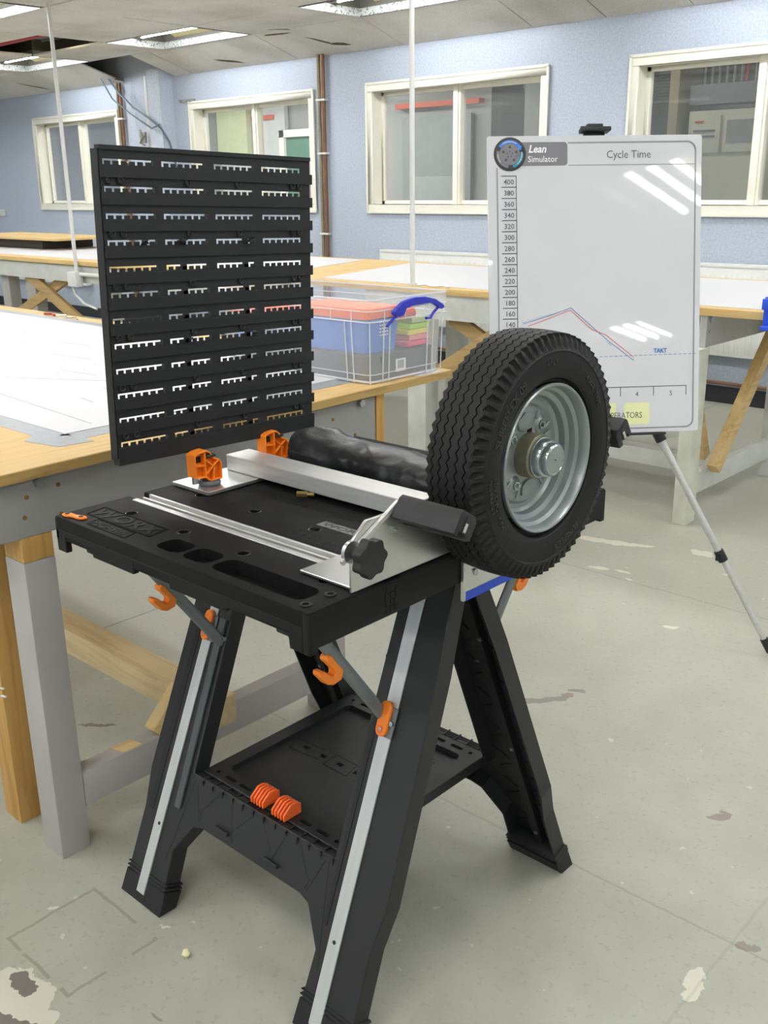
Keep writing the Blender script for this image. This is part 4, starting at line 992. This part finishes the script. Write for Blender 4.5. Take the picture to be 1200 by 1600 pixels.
solo('blue_box', MB().box(bx0 + .05, bx1 - .315, by0 + .03, by0 + .15, z1_ + .001, z1_ + .022), mat('blue_box', '3f7fd2', .45), 'flat blue plastic box at the left end of the storage box', 'box', bevel=.004)
m = MB()
for i in range(9):
    for t in range(12):
        a = 2*PI*t/12; r = .038*math.sin(PI*(i + .6)/9.5)*(1 + .18*math.sin(3*a + i)); m.v.append(Vector((bx1 - .39 + i*.011 - .03, by0 + .055 + r*math.cos(a)*.7, z1_ + .048 + r*math.sin(a)*.62)))
m.f = [(i*12 + t, i*12 + (t+1) % 12, (i+1)*12 + (t+1) % 12, (i+1)*12 + t) for i in range(8) for t in range(12)]
solo('polythene_bag', m, M_['poly'], 'crumpled clear polythene bag beside the blue basket in the storage box', 'bag')
for k, (c, zz, lab) in enumerate((('f0457f', .002, 'bright pink'), ('f08a94', .018, 'pale red'), ('f2e65a', .033, 'yellow'), ('b5e83a', .048, 'lime green'), ('c9d8a0', .064, 'pale green'))):
    dy = (.0, .01, .004, .012, .02)[k]
    solo('sticky_pad', MB().box(bx1 - .13, bx1 - .040, by0 + .190 + dy, by0 + .275 + dy*.6, z1_ + zz, z1_ + zz + .0135), mat('pad_%d' % k, c, .6), lab + ' block in the stack of pads at the right end of the storage box', 'pad', 'stacked pads in the storage box', bevel=.001)
solo('red_tube', MB().cyl((bx1 - .06, by0 + .165, z1_ + .085), (bx1 - .05, by0 + .225, z1_ + .0925), .0135, 16), mat('red_tube', 'd8584f', .5), 'red plastic cylinder lying on the pads in the storage box', 'tube')
solo('white_sheet', MB().box(bx1 - .12, bx1 + .004, by0 + .19, by0 + .29, T + .0002, T + .0012), M_['paper'], 'white paper slip sticking out under the storage box', 'paper')

# ================================================================ REAR WORK TABLES
T2 = .885
def rear_table(x0, x1, yf, yb, lab, legs, gap=0):
    t = thing('bench_table', lab, 'table', ((x0+x1)/2, (yf+yb)/2, 0), group='work tables along the window wall')
    build('tabletop', MB().box(x0, x1, yf, yb, T2 - .030, T2), M_['ply_x'], t, bevel=.002)
    return t
ra = rear_table(-4.24, -1.36, 3.755, 5.02, 'plywood topped table by the window wall, right of the pair, behind the whiteboard', None)
rb = rear_table(-9.2, -4.25, 3.80, 5.06, 'long plywood topped table by the window wall, behind the black slotted panel', None)
# whitewashed aprons and legs
build('apron', MB().box(-3.60, -1.78, 3.775, 3.80, .735, T2 - .031), M_['white_timber'], ra, bevel=.002)
build('apron', MB().box(-1.765, -1.738, 3.770, 4.95, .728, T2 - .031), mat('pale_grey_board', 'b0b1b0', .55), ra, bevel=.001)
build('apron', MB().box(-4.2, -1.78, 4.93, 4.955, .735, T2 - .031), M_['white_timber'], ra, bevel=.002)
build('bolt', MB().cyl((-1.738, 3.80, .838), (-1.728, 3.80, .838), .014, 6).cyl((-1.738, 3.80, .79), (-1.735, 3.80, .79), .006, 8).cyl((-1.738, 3.80, .75), (-1.735, 3.80, .75), .006, 8), M_['steel'], ra)
mossy = mat('mossy_whitewash', 'd0d2c2', .65, var=.12, vs=9, bump=.5, bs=60)
build('leg', MB().box(-1.785, -1.728, 3.70, 3.79, 0, .728), mossy, ra, bevel=.003)
build('leg', MB().box(-1.815, -1.745, 4.635, 4.72, 0, .73), M_['white_timber'], ra, bevel=.003)
build('leg', MB().box(-3.335, -3.215, 3.80, 3.90, 0, .854), M_['white_timber'], ra, bevel=.003)
build('leg', MB().box(-3.9, -3.8, 4.80, 4.9, 0, .854), M_['white_timber'], ra, bevel=.003)
build('rail', MB().box(-1.775, -1.738, 3.791, 4.634, .115, .205), M_['white_timber'], ra, bevel=.002)
build('rail', MB().box(-3.3, -1.80, 4.05, 4.13, .125, .20), M_['white_timber'], ra, bevel=.002)
build('brace', MB().beam((-1.70, 3.865, .215), (-1.70, 4.42, .80), .045, .055, (0, -1, 1)), M_['wood_y'], ra, bevel=.002)
build('brace', MB().beam((-1.80, 3.80, .62), (-1.80, 3.98, .23), .04, .05, (0, -1, 1)), M_['wood_y'], ra, bevel=.002)
build('brace', MB().beam((-3.14, 3.83, .47), (-2.70, 3.83, .74), .03, .075, (0, 0, 1)), M_['wood_brown'], ra, bevel=.002)
build('brace', MB().beam((-3.10, 3.866, .74), (-2.70, 3.866, .54), .03, .07, (0, 0, 1)), M_['wood_brown'], ra, bevel=.002)
# left rear table frame
build('apron', MB().box(-8.6, -4.3, 3.825, 3.850, .735, T2 - .034), M_['white_timber'], rb, bevel=.002)
build('under_batten', MB().box(-8.6, -4.3, 3.815, 3.85, T2 - .036, T2 - .0305), mat('dark_batten', '5c5f36', .7), rb, smooth=False)
build('leg', MB().box(-6.235, -6.115, 3.86, 3.96, 0, .85), M_['white_timber'], rb, bevel=.003)
build('leg', MB().box(-7.34, -7.20, 3.90, 3.99, 0, .85), M_['grey_paint'], rb, bevel=.003)
build('leg', MB().box(-7.72, -7.60, 3.90, 3.99, 0, .85), M_['grey_paint'], rb, bevel=.003)
build('leg', MB().box(-4.5, -4.4, 3.9, 4.0, 0, .85), M_['white_timber'], rb, bevel=.003)
build('leg', MB().box(-6.2, -6.1, 4.9, 5.0, 0, .85), M_['white_timber'], rb, bevel=.003)
build('brace', MB().beam((-7.24, 3.872, .76), (-6.50, 3.872, .43), .03, .085, (0, 0, 1)), M_['wood_brown'], rb, bevel=.002)
build('brace', MB().beam((-7.52, 3.905, .43), (-6.70, 3.905, .76), .03, .075, (0, 0, 1)), M_['wood_brown'], rb, bevel=.002)
solo('plan_sheet', MB().prism([(-3.98, 3.83, T2 + .0006), (-1.45, 3.82, T2 + .0006), (-1.45, 4.96, T2 + .0006), (-4.30, 4.94, T2 + .0006)], (0, 0, .0012)), M_['paper'], 'white plan sheet on the rear table right of the bare plywood strip', 'paper', smooth=False)
solo('plan_sheet', MB().prism([(-9.1, 3.93, T2 + .0006), (-4.42, 3.93, T2 + .0006), (-4.75, 4.98, T2 + .0006), (-9.1, 5.0, T2 + .0006)], (0, 0, .0012)), M_['paper'], 'white plan sheet on the rear table left of the bare plywood strip', 'paper', smooth=False)
solo('clamp_wire', MB().tube([(-3.25, 3.78, T2 + .004), (-3.2, 3.79, T2 + .010), (-3.15, 3.775, T2 + .004), (-3.10, 3.80, T2 + .008), (-3.05, 3.775, T2 + .003)], .004, 6), M_['steel'], 'twisted grey wire on the front edge of the right rear table', 'wire')
solo('blue_clamp', MB().box(-1.500, -1.470, 3.722, 3.753, T2 - .045, T2 + .06).box(-1.500, -1.470, 3.70, 3.722, T2 + .015, T2 + .055).box(-1.500, -1.470, 3.70, 3.75, T2 - .062, T2 - .045), M_['blue_tape'], 'bright blue clamp at the right edge of the picture on the rear table', 'clamp', bevel=.004)
solo('stacked_board', MB().box(-9.3, -7.62, 4.35, 4.95, T2 + .078, T2 + .096), M_['ply_x'], 'loose plywood board raised above the rear table at the far left', 'board', bevel=.001)
solo('board_packer', MB().box(-9.2, -7.95, 4.42, 4.9, T2 + .003, T2 + .077), mat('dark_packer', '3a342c', .7), 'dark wooden block under the loose plywood board at the far left', 'block', bevel=.002)

# conduit poles and socket box
p1 = thing('conduit_pole', 'white conduit pole at the left ending in a socket box on the rear table', 'pole', (-6.38, 3.78, .72))
build('pole', MB().cyl((-6.38, 3.780, .80), (-6.38, 3.780, 2.498), .0135, 14), M_['conduit'], p1)
build('socket_box', MB().box(-6.445, -6.335, 3.740, 3.799, .715, .815), M_['conduit'], p1, bevel=.005)
build('socket_stub', MB().cyl((-6.48, 3.782, .80), (-6.02, 3.782, .80), .013, 12), M_['conduit'], p1)
build('flex', MB().tube([(-6.44, 3.77, .72), (-6.42, 3.775, .66), (-6.32, 3.78, .60), (-6.20, 3.80, .57)], .008, 8), M_['conduit'], p1)
solo('conduit_pole', MB().cyl((-3.30, 3.80, T2 + .001), (-3.30, 3.80, 2.498), .0125, 14).cyl((-3.30, 3.80, T2 + .0005), (-3.30, 3.80, T2 + .012), .022, 16), M_['conduit'], 'thin white conduit pole rising from the rear table beside the whiteboard', 'pole')

# ================================================================ WALL SERVICES
def radiator(x0, x1, lab, fins=True, z0=.31, z1=.875):
    t = thing('radiator', lab, 'radiator', ((x0+x1)/2, YW - .05, z0))
    y0, y1 = YW - .085, YW - .03
    build('panel', MB().box(x0 + .01, x1 - .01, y0, y0 + .012, z0, z1 - .02), M_['white_paint'], t, bevel=.004)
    build('top_grille', MB().box(x0, x1, y0 - .004, y1, z1 - .022, z1), M_['white_paint'], t, bevel=.003)
    build('side_panel', MB().box(x0, x0 + .01, y0 - .002, y1, z0, z1 - .02), M_['white_paint'], t); build('side_panel', MB().box(x1 - .01, x1, y0 - .002, y1, z0, z1 - .02), M_['white_paint'], t)
    build('back_panel', MB().box(x0 + .01, x1 - .01, y1 - .012, y1, z0, z1 - .03), M_['white_paint'], t)
    build('bracket', MB().box(x0 + .2, x0 + .23, y1, YW - .001, z0 + .05, z1 - .08).box(x1 - .23, x1 - .2, y1, YW - .001, z0 + .05, z1 - .08), M_['white_paint'], t)
    if fins:
        n = int((x1 - x0 - .06)/.0333)
        m = MB().box(-.008, .008, -.004, .002, z0 + .02, z1 - .065)
        me = None
        for k in range(n):
            x = x0 + .03 + .0333*(k + .5)
            if me is None: o = build('flute', m, M_['white_paint'], None, bevel=.003); me = o.data; bpy.data.objects.remove(o)
            o = bpy.data.objects.new('flute', me); COL.objects.link(o); o.parent = t; o.matrix_parent_inverse = Matrix.Translation(wm(t).translation).inverted()
            o.location = (x, y0, 0)
    return t
radiator(-5.60, -4.1, 'white panel radiator under the middle window, left part of it hidden by nothing but the pole')['label'] = 'white fluted panel radiator under the middle window, behind the whiteboard'
radiator(-3.35, -1.75, 'white fluted panel radiator under the right window beside the whiteboard')
radiator(-11.83, -10.02, 'plain white radiator at the far left under the window', fins=False, z0=.35)
def pipe_pair(x, y, lab, z0, z1, ms):
    t = thing('pipe_pair', lab, 'pipes', (x, y, z0))
    build('pipe', MB().cyl((x - .028, y, z0), (x - .028, y, z1), .0145, 12), M_[ms[0]], t)
    build('pipe', MB().cyl((x + .020, y, z0), (x + .020, y, z1), .0165, 12), M_[ms[1]], t)
    for z in (.98, 1.62, 2.03): build('pipe_clip', MB().box(x - .055, x + .045, y - .018, y + .03, z - .008, z + .008), M_['conduit'], t, bevel=.002)
pipe_pair(-6.27, YW - .035, 'pair of brown copper pipes running down the wall between the middle windows', .12, 2.37, ('copper_dull', 'copper'))
pipe_pair(-9.15, YW - .035, 'pair of brown copper pipes beside the leftmost window', .12, 2.36, ('copper_dull', 'copper'))
solo('floor_pipe', MB().cyl((-8.2, YW - .04, .132), (1.0, YW - .04, .132), .011, 10), M_['copper'], 'copper heating pipe running low along the black skirting', 'pipe')
solo('soil_pipe', MB().cyl((-8.585, YW - .075, .0), (-8.585, YW - .075, 2.38), .045, 20).cyl((-8.585, YW - .075, 1.9), (-8.585, YW - .075, 1.96), .052, 20), M_['conduit'], 'white plastic soil pipe standing left of the wall pilaster', 'pipe')
solo('looped_cable', MB().tube([(-9.2, 6.02, 2.40), (-9.0, 6.0, 2.25), (-8.7, 5.95, 2.10), (-8.45, 5.93, 2.00), (-8.3, 5.96, 1.90), (-8.24, 6.0, 1.78), (-8.24, 6.05, 1.6), (-8.24, 6.1, 1.42)], .010, 8), M_['cable'], 'blue grey cable drooping from the broken ceiling across the pilaster, upper one', 'cable')
solo('looped_cable', MB().tube([(-9.25, 5.97, 2.40), (-9.05, 5.95, 2.20), (-8.72, 5.90, 2.06), (-8.5, 5.88, 1.97), (-8.36, 5.90, 1.9), (-8.27, 5.92, 1.93)], .008, 8), M_['cable'], 'blue grey cable drooping from the broken ceiling across the pilaster, lower one', 'cable')
solo('thin_wire', MB().tube([(-8.95, 6.11, 2.36), (-8.93, 6.11, 2.0), (-8.85, 6.11, 1.75), (-8.86, 6.11, 1.4)], .004, 6), M_['conduit'], 'thin white wire hanging on the wall left of the soil pipe', 'wire')
solo('junction_clutter', MB().box(-8.66, -8.58, 5.965, 5.99, 1.78, 1.88).tube([(-8.66, 5.97, 1.9), (-8.6, 5.96, 1.84), (-8.66, 5.96, 1.78), (-8.58, 5.96, 1.76)], .011, 6), mat('junction_grey', '8c8c86', .5), 'grey tangle of pipe fittings on the soil pipe', 'fitting', bevel=.003)
solo('wall_socket', MB().box(-11.92, -11.80, YW - .03, YW - .001, 1.075, 1.15), M_['conduit'], 'white wall socket at the far left edge under the window', 'socket', bevel=.004)
solo('bolt_row', MB().cyl((-8.18, YW - .001, 2.14), (-8.18, YW - .03, 2.14), .012, 8).cyl((-8.10, YW - .001, 2.135), (-8.10, YW - .03, 2.135), .012, 8).cyl((-8.02, YW - .001, 2.13), (-8.02, YW - .03, 2.13), .012, 8).box(-8.2, -7.98, YW - .01, YW - .001, 2.122, 2.148), mat('old_bracket', '9b9c9c', .6), 'small grey bracket of bolts on the wall above the second window', 'bracket')

# ---- seen through the windows
solo('red_trunking', MB().box(-7.62, -6.50, 8.5, 8.59, 2.135, 2.185), M_['red_strip'], 'red strip seen through the middle window', 'strip')
solo('red_trunking', MB().box(-10.14, -9.58, 8.5, 8.59, 2.135, 2.19), M_['red_strip'], 'red strip seen through the window left of the copper pipes', 'strip')
solo('red_trunking', MB().box(-3.70, -2.9, 8.5, 8.59, 2.15, 2.20), M_['red_strip'], 'red strip seen through the right window', 'strip')
solo('green_panel', MB().box(-10.55, -9.98, 8.42, 8.5, 1.72, 2.30), mat('pale_green_blind', 'c3c89e', .6), 'pale green blind seen through the window left of the copper pipes', 'blind')
solo('white_partition', MB().box(-10.62, -9.4, 8.52, 8.58, 0, 2.5), mat('partition_white', 'c9cbc6', .6), 'white partition seen through the window left of the copper pipes', 'partition')
dr = thing('green_door', 'dark green door with white frame seen through the window behind the slotted panel', 'door', (-9.2, 8.4, 0))
build('leaf', MB().box(-9.32, -8.55, 8.46, 8.50, 0, 1.92), mat('green_door_paint', '4f7d68', .5), dr)
build('door_frame', MB().box(-9.40, -9.32, 8.42, 8.52, 0, 2.0).box(-8.55, -8.47, 8.42, 8.52, 0, 2.0).box(-9.40, -8.47, 8.42, 8.52, 1.92, 2.0), M_['cream'], dr)
build('notice', MB().box(-8.98, -8.86, 8.452, 8.459, .9, 1.66), mat('pink_notice', '9b7f86', .6), dr)
build('notice', MB().box(-8.84, -8.70, 8.452, 8.459, .9, 1.66), mat('pale_notice', 'b9c0a4', .6), dr)
dr = thing('grey_door', 'grey panelled door seen through the left pane of the middle window', 'door', (-7.2, 8.5, 0))
build('leaf', MB().box(-7.55, -6.62, 8.53, 8.58, 0, 2.05), mat('grey_door_paint', '8f9590', .5), dr)
build('raised_panel', MB().box(-7.42, -6.78, 8.515, 8.53, .9, 1.45), mat('grey_door_panel', '9ba19b', .5), dr, bevel=.006)
build('lever', MB().box(-6.74, -6.70, 8.49, 8.53, 1.16, 1.30), M_['black'], dr)
solo('side_window', MB().box(-5.95, -5.75, 8.5, 8.58, .9, 2.35), mat('pale_post', 'a9aaa3', .6), 'pale post seen through the right pane of the middle window', 'post')
fb = thing('fuse_board', 'beige fuse board cabinets seen through the right window', 'fuse board', (-3.8, 8.0, 1.2))
beige = mat('fuse_beige', 'b9b79e', .5)
build('cabinet', MB().box(-4.02, -3.38, 8.05, 8.35, .9, 1.90), beige, fb, bevel=.01)
build('door', MB().box(-3.98, -3.74, 8.03, 8.05, 1.58, 1.86), beige, fb, bevel=.004)
build('door', MB().box(-3.71, -3.43, 8.03, 8.05, 1.58, 1.86), beige, fb, bevel=.004)
build('window_strip', MB().box(-3.68, -3.46, 8.022, 8.03, 1.65, 1.82), mat('fuse_window', '77776e', .4), fb)
build('warning_strip', MB().box(-3.95, -3.88, 8.022, 8.03, 1.81, 1.822), M_['red'], fb)
build('breaker_row', MB().box(-3.96, -3.78, 8.022, 8.03, 1.74, 1.755).box(-3.96, -3.78, 8.022, 8.03, 1.70, 1.712), M_['grey_plastic'], fb)
build('trunking', MB().box(-4.05, -3.2, 8.10, 8.3, 1.95, 2.10), mat('galvanised', '77787a', .45, metal=.5), fb)
m = MB()
for k in range(12): m.cyl((-3.98 + k*.062 + (.05 if k > 5 else 0), 8.2, 2.1), (-3.98 + k*.062 + (.05 if k > 5 else 0), 8.2, 2.56), .011, 8)
build('conduit', m, mat('galv_conduit', '9b9c98', .4, metal=.4), fb)
build('red_conduit', MB().cyl((-3.62, 8.16, 2.1), (-3.58, 8.16, 2.56), .012, 8), M_['red'], fb)
build('corner_post', MB().box(-4.18, -4.10, 8.0, 8.4, 0, 2.56), mat('post_wood', '8f8468', .6), fb)
lv = thing('louvred_window', 'dark louvred window seen through the left of the right window', 'window', (-4.4, 8.2, 1.3))
build('dark_panel', MB().box(-4.62, -4.24, 8.3, 8.35, 1.45, 2.28), mat('dark_pane', '3d3e3e', .3), lv)
build('surround', MB().box(-4.68, -4.62, 8.28, 8.36, .9, 2.34).box(-4.24, -4.18, 8.28, 8.36, .9, 2.34).box(-4.68, -4.18, 8.28, 8.36, 1.39, 1.45).box(-4.68, -4.18, 8.28, 8.36, 2.28, 2.34), mat('surround_white', 'b5b6b0', .5), lv)
for k in range(12): build('louvre', MB().box(-4.60, -4.26, 8.285, 8.30, 1.98 + k*.024, 1.985 + k*.024), M_['grey_plastic'], lv)

# ================================================================ WHITEBOARD ON TRIPOD EASEL
az, tl = .82817693, .18607643
u = Vector((math.cos(az), math.sin(az), 0)); nn = Vector((-u.y, u.x, 0)); v = Vector((0, 0, 1))*math.cos(tl) + nn*math.sin(tl); back = u.cross(v); 
if back.dot(nn) < 0: back = -back
front = -back
c0 = Vector((-1.44585, 2.46731, .66579))
# local frame: x right, y up the board, z towards the viewer
Mb = Matrix(((u.x, v.x, front.x, c0.x), (u.y, v.y, front.y, c0.y), (u.z, v.z, front.z, c0.z), (0, 0, 0, 1)))
wb = thing('whiteboard', 'white cycle time chart board with printed scale, standing on the tripod easel', 'whiteboard', M=Mb)
BW, BH = .305, .8279
build('board', MB().prism([(x, y, -.008) for x, y in rrect(-BW, BW, 0, BH, .007)], (0, 0, .008)), M_['whiteboard'], wb, bevel=.001, local=True)
PZ = .0002
def flat(name, polys, mt, z=PZ, h=.0004):
    m = MB()
    for p in polys: m.prism([(x, y, z) for x, y in p], (0, 0, h))
    return build(name, m, M_[mt], wb, local=True, smooth=False)
def strip(pts, w):
    out = []
    for a, b_ in zip(pts, pts[1:]):
        d = Vector((b_[0]-a[0], b_[1]-a[1])); d.normalize(); n_ = Vector((-d.y, d.x))*w/2; e = d*w*.3
        out.append([(a[0]-e.x+n_.x, a[1]-e.y+n_.y), (a[0]-e.x-n_.x, a[1]-e.y-n_.y), (b_[0]+e.x-n_.x, b_[1]+e.y-n_.y), (b_[0]+e.x+n_.x, b_[1]+e.y+n_.y)])
    return out
arc = lambda cx, cy, r, a0, a1, n=7: [(cx + r*math.cos(math.radians(a0 + (a1-a0)*i/n)), cy + r*math.sin(math.radians(a0 + (a1-a0)*i/n))) for i in range(n+1)]
border = [(-.077, .8085)] + arc(.262, .785, .0245, 90, 0) + arc(.266, .035, .022, 0, -90) + arc(-.256, .035, .022, -90, -180) + [(-.278, .742)]
flat('border_line', strip(border, .0042), 'print_grey'); flat('title_rule', strip([(-.076, .7485), (.284, .7485)], .0022), 'print_grey')
def btext(s, size, x, y, mt, al='LEFT', **k):
    L = Matrix.Translation((x, y, PZ + .0006)); return text('lettering', s, size, Mb @ L, M_[mt], wb, .0002, al, **k)
flat('title_tab', [rrect(-.24, -.0795, .7478, .811, .010)], 'print_tab', PZ, .0003)
flat('logo_disc', [arc(-.2418, .7793, .0452, 0, 352, 44)], 'print_black', PZ + .0004, .0004)
flat('logo_hub', [arc(-.2418, .7793, .0290, 0, 345, 23)], 'print_tab', PZ + .0009, .0002)
def band(r0, r1, a0, a1): return [arc(-.2418, .7793, r1, a0, a1, 12) + arc(-.2418, .7793, r0, a1, a0, 12)]
flat('logo_arc', band(.0295, .0375, 35, 145) + [[(-.2418 + .041*math.cos(math.radians(35)), .7793 + .041*math.sin(math.radians(35))), (-.2418 + .025*math.cos(math.radians(35)), .7793 + .025*math.sin(math.radians(35))), (-.2418 + .033*math.cos(math.radians(18)), .7793 + .033*math.sin(math.radians(18)))]], 'print_blue', PZ + .0012, .0002)
flat('logo_arc', band(.0295, .0375, -75, 8), 'print_teal', PZ + .0012, .0002); flat('logo_arc', band(.0295, .0375, 165, 262), 'print_tab', PZ + .0012, .0002)
flat('logo_mark', [arc(-.2418 + .019*math.cos(math.radians(90 + 72*k)), .7793 + .019*math.sin(math.radians(90 + 72*k)), .0045, 45, 315 + 0, 3) for k in range(5)] + [arc(-.2418 + .0075*math.cos(math.radians(90 + 72*k)), .7793 + .0075*math.sin(math.radians(90 + 72*k)), .0018, 0, 315, 7) for k in range(5)], 'print_dark', PZ + .0013, .0002)
def ctext(s, r, a0, size):
    def bend(x, y, z):
        a = math.radians(a0) - x/r; return Mb @ Vector((-.2418 + (r + y)*math.cos(a), .7793 + (r + y)*math.sin(a), PZ + .0017 + z))
    text('logo_lettering', s, size, None, M_['print_white'], wb, .0001, bend=bend)
ctext('CONTINUOUS', .0315, 128, .0058); ctext('IMPROVEMENT', .0315, 10, .0052)
def ctext2(s, r, a0, size):
    def bend(x, y, z):
        a = math.radians(a0) + x/r; return Mb @ Vector((-.2418 + (r - y)*math.cos(a), .7793 + (r - y)*math.sin(a), PZ + .0017 + z))
    text('logo_lettering', s, size, None, M_['print_white'], wb, .0001, bend=bend)
ctext2('TRAINING', .0355, 178, .0055)
btext('Lean', .0285, -.190, .7835, 'print_white', shear=.25, bold=.0007, sx=.93)
btext('Simulator', .0235, -.1915, .7580, 'print_white', sx=.93)
btext('Cycle Time', .0300, .0945, .7665, 'print_num', 'CENTER', sx=.92)
ticks = []
for k in range(16):
    y = .7213 - k*.0300; ticks += strip([(-.266, y), (-.2245, y)], .0022)
    if k < 15 and 400 - 20*k > 100:
        btext(str(400 - 20*k), .0195, -.2455, y - .0225, 'print_num', 'CENTER', sx=1.0, bold=.0002)
ticks += strip([(-.2245, .7213), (-.2245, .1315), (.267, .1315)], .0018)
for x in (-.12, -.025, .0733, .1707, .267): ticks += strip([(x, .1315), (x, .1055)], .0018)
for k in range(16, 20): ticks += strip([(-.266, .7213 - k*.03), (-.2245, .7213 - k*.03)], .0018)
flat('scale_line', ticks, 'print_dark')
for s, x in (('4', .1218), ('5', .2222), ('3', .024)): btext(s, .019, x, .1045, 'print_num', 'CENTER')
flat('yellow_square', [rrect(.0835, .159, .0235, .0865, .006), rrect(-.0160, .0600, .0235, .0865, .006)], 'note')
btext('OPERATORS', .0245, .1375, .0425, 'print_num', 'RIGHT', sx=.80)
dash = []
x = -.22
while x < .295: dash += strip([(x, .2172 + (x+.22)*.01), (x + .008, .2173 + (x+.22)*.01)], .0014); x += .0145
flat('takt_line', dash, 'ink_takt'); btext('TAKT', .0165, .170, .2275, 'ink_takt', bold=.0005, sx=.93)
flat('graph_line', strip([(-.2076, .3174), (-.1264, .3400), (-.0711, .3588), (.0366, .2640), (.1116, .2071)], .0016), 'ink_blue')
flat('graph_line', strip([(-.1948, .3099), (-.0729, .3518), (-.010, .2965), (.030, .2810), (.1116, .2161)], .0016), 'ink_red', PZ + .0003)
flat('graph_line', strip([(-.2113, .3281), (-.2113, .312), (-.2113, .3200), (-.165, .335), (-.1264, .3420)], .0010), 'ink_teal', PZ + .0001)
flat('graph_line', strip([(.032, .262), (.045, .250), (.046, .258), (.036, .256)], .0014) + strip([(.100, .2105), (.113, .2105)], .0012), 'ink_teal', PZ + .0001)
easel = thing('tripod_easel', 'silver tripod easel with black fittings behind the whiteboard', 'easel', (c0.x, c0.y, 0))
def BL(x, y, z): return Mb @ Vector((x, y, z))
apex = BL(.0, .80, -.035)
footR = Vector((-.985, 2.765, .012)); topR = BL(.185, .012, -.028)
dR = (topR - footR).normalized(); apR = footR + dR*1.05
collar = footR + dR*((BL(.185, .012, -.03) - footR).length*.52)
def leg3(foot, top_, ck):
    d = (top_ - foot).normalized(); L = (top_ - foot).length
    cpt = foot + d*L*ck
    l = build('leg', MB().cyl(foot + d*.02, top_, .0085, 14), M_['alu'], easel)
    build('leg_collar', MB().cyl(cpt - d*.018, cpt + d*.018, .0145, 14).box(-.008, .008, -.02, .0, -.012, .012, Matrix.Translation(cpt)), M_['black'], l, bevel=.001)
    build('upper_tube', MB().cyl(cpt, top_, .0105, 14), M_['alu'], l)
    build('leg_tip', MB().cyl(foot, foot + d*.045, .012, 12), M_['black'], l)
Lfull = 1.02
leg3(footR, footR + dR*Lfull, .235 + .09)
footL = c0 - u*.53 + front*.02; footL = Vector((footL.x, footL.y, .012)); 
mir = c0 - u*(.0) 
xR = (footR + dR*Lfull) 
def mirror(p):
    q = p - c0; a = q.dot(u); return p - u*2*a
leg3(Vector((*mirror(footR).xy, .012)), mirror(xR), .325)
fb_ = c0 + nn*.62; leg3(Vector((fb_.x, fb_.y, .012)), BL(0, .45, -.06), .4)
build('mast', MB().cyl(BL(0, .28, -.028), BL(0, .835, -.028), .011, 14), M_['alu'], easel)
build('tripod_head', MB().box(-.12, .12, .34, .42, -.05, -.018).xf(Mb), M_['black'], easel, bevel=.004)
build('top_clamp', MB().box(-.040, .042, .838, .850, -.03, .012).box(-.025, .02, .848, .858, -.025, .008).box(-.030, .03, .822, .838, -.022, -.010).cyl((-.04, .845, -.008), (-.02, .845, -.008), .010).xf(Mb), M_['black'], easel, bevel=.003)
build('tray', MB().box(-.21, .205, -.007, -.001, -.03, .012).xf(Mb), M_['black'], easel, bevel=.001)
build('leg_socket', MB().cyl(topR - dR*.005, topR - dR*.045, .016, 14), M_['black'], easel)

# crumb on the floor
m = MB(); rr = random.Random(5)
for i in range(7):
    for t in range(10):
        a = 2*PI*t/10; r = .0075*math.sin(PI*(i + .5)/7)*(1 + rr.uniform(-.25, .25)); m.v.append(Vector((-1.2905 + r*math.cos(a), .842 + r*math.sin(a), .0092 - .0085*math.cos(PI*(i + .5)/7))))
m.f = [(i*10 + t, i*10 + (t+1) % 10, (i+1)*10 + (t+1) % 10, (i+1)*10 + t) for i in range(6) for t in range(10)] + [tuple(range(10))[::-1], tuple(range(60, 70))]
solo('foam_crumb', m, mat('cream_foam', 'e6e0b4', .8), 'small cream foam crumb on the floor by the front left foot', 'crumb')

# ---------------------------------------------------------------- tidy: countable small pieces become parts, uncountable relief is one part
def islands(me):
    adj = [[] for _ in me.vertices]
    for e in me.edges: a, b_ = e.vertices; adj[a].append(b_); adj[b_].append(a)
    seen = [-1]*len(me.vertices); k = 0
    for i in range(len(adj)):
        if seen[i] >= 0: continue
        st = [i]; seen[i] = k
        while st:
            q = st.pop()
            for w_ in adj[q]:
                if seen[w_] < 0: seen[w_] = k; st.append(w_)
        k += 1
    return seen, k
def split(o):
    me = o.data; seen, k = islands(me)
    if k < 2 or k > 60: return
    name = me.name.split('.')[0]
    for j in range(k):
        bm = bmesh.new(); bm.from_mesh(me); bm.verts.ensure_lookup_table()
        bmesh.ops.delete(bm, geom=[v for v in bm.verts if seen[v.index] != j], context='VERTS')
        n_ = bpy.data.meshes.new(name); bm.to_mesh(n_); bm.free()
        for m in me.materials: n_.materials.append(m)
        if j == 0: first = n_
        else:
            c = o.copy(); c.data = n_; COL.objects.link(c)
    o.data = first
base = lambda o: o.name.split('.')[0]
SPLIT = {'coach_bolt', 'stud', 'screw', 'screw_hole', 'conduit', 'staple', 'clip_hole', 'corner_eye', 'handle_leg', 'breaker_row', 'bracket', 'yellow_square', 'hub_slot', 'leg_edge', 'graph_line', 'under_frame', 'bolt', 'logo_frame'}
STUFF = {'emboss_line', 'hinge', 'scale_grid', 'grille', 'drawn_line', 'tie_stub', 'ribbing', 'vent_slot', 'printed_bar', 'scale_line', 'takt_line', 'logo_mark'}
for o in list(bpy.data.objects):
    if o.type != 'MESH': continue
    b_ = base(o)
    if b_ in SPLIT and o.parent: split(o)
    elif b_ in STUFF: o['kind'] = 'stuff'
    elif b_ == 'rib' and o.parent and base(o.parent) == 'leg_frame': o['kind'] = 'stuff'
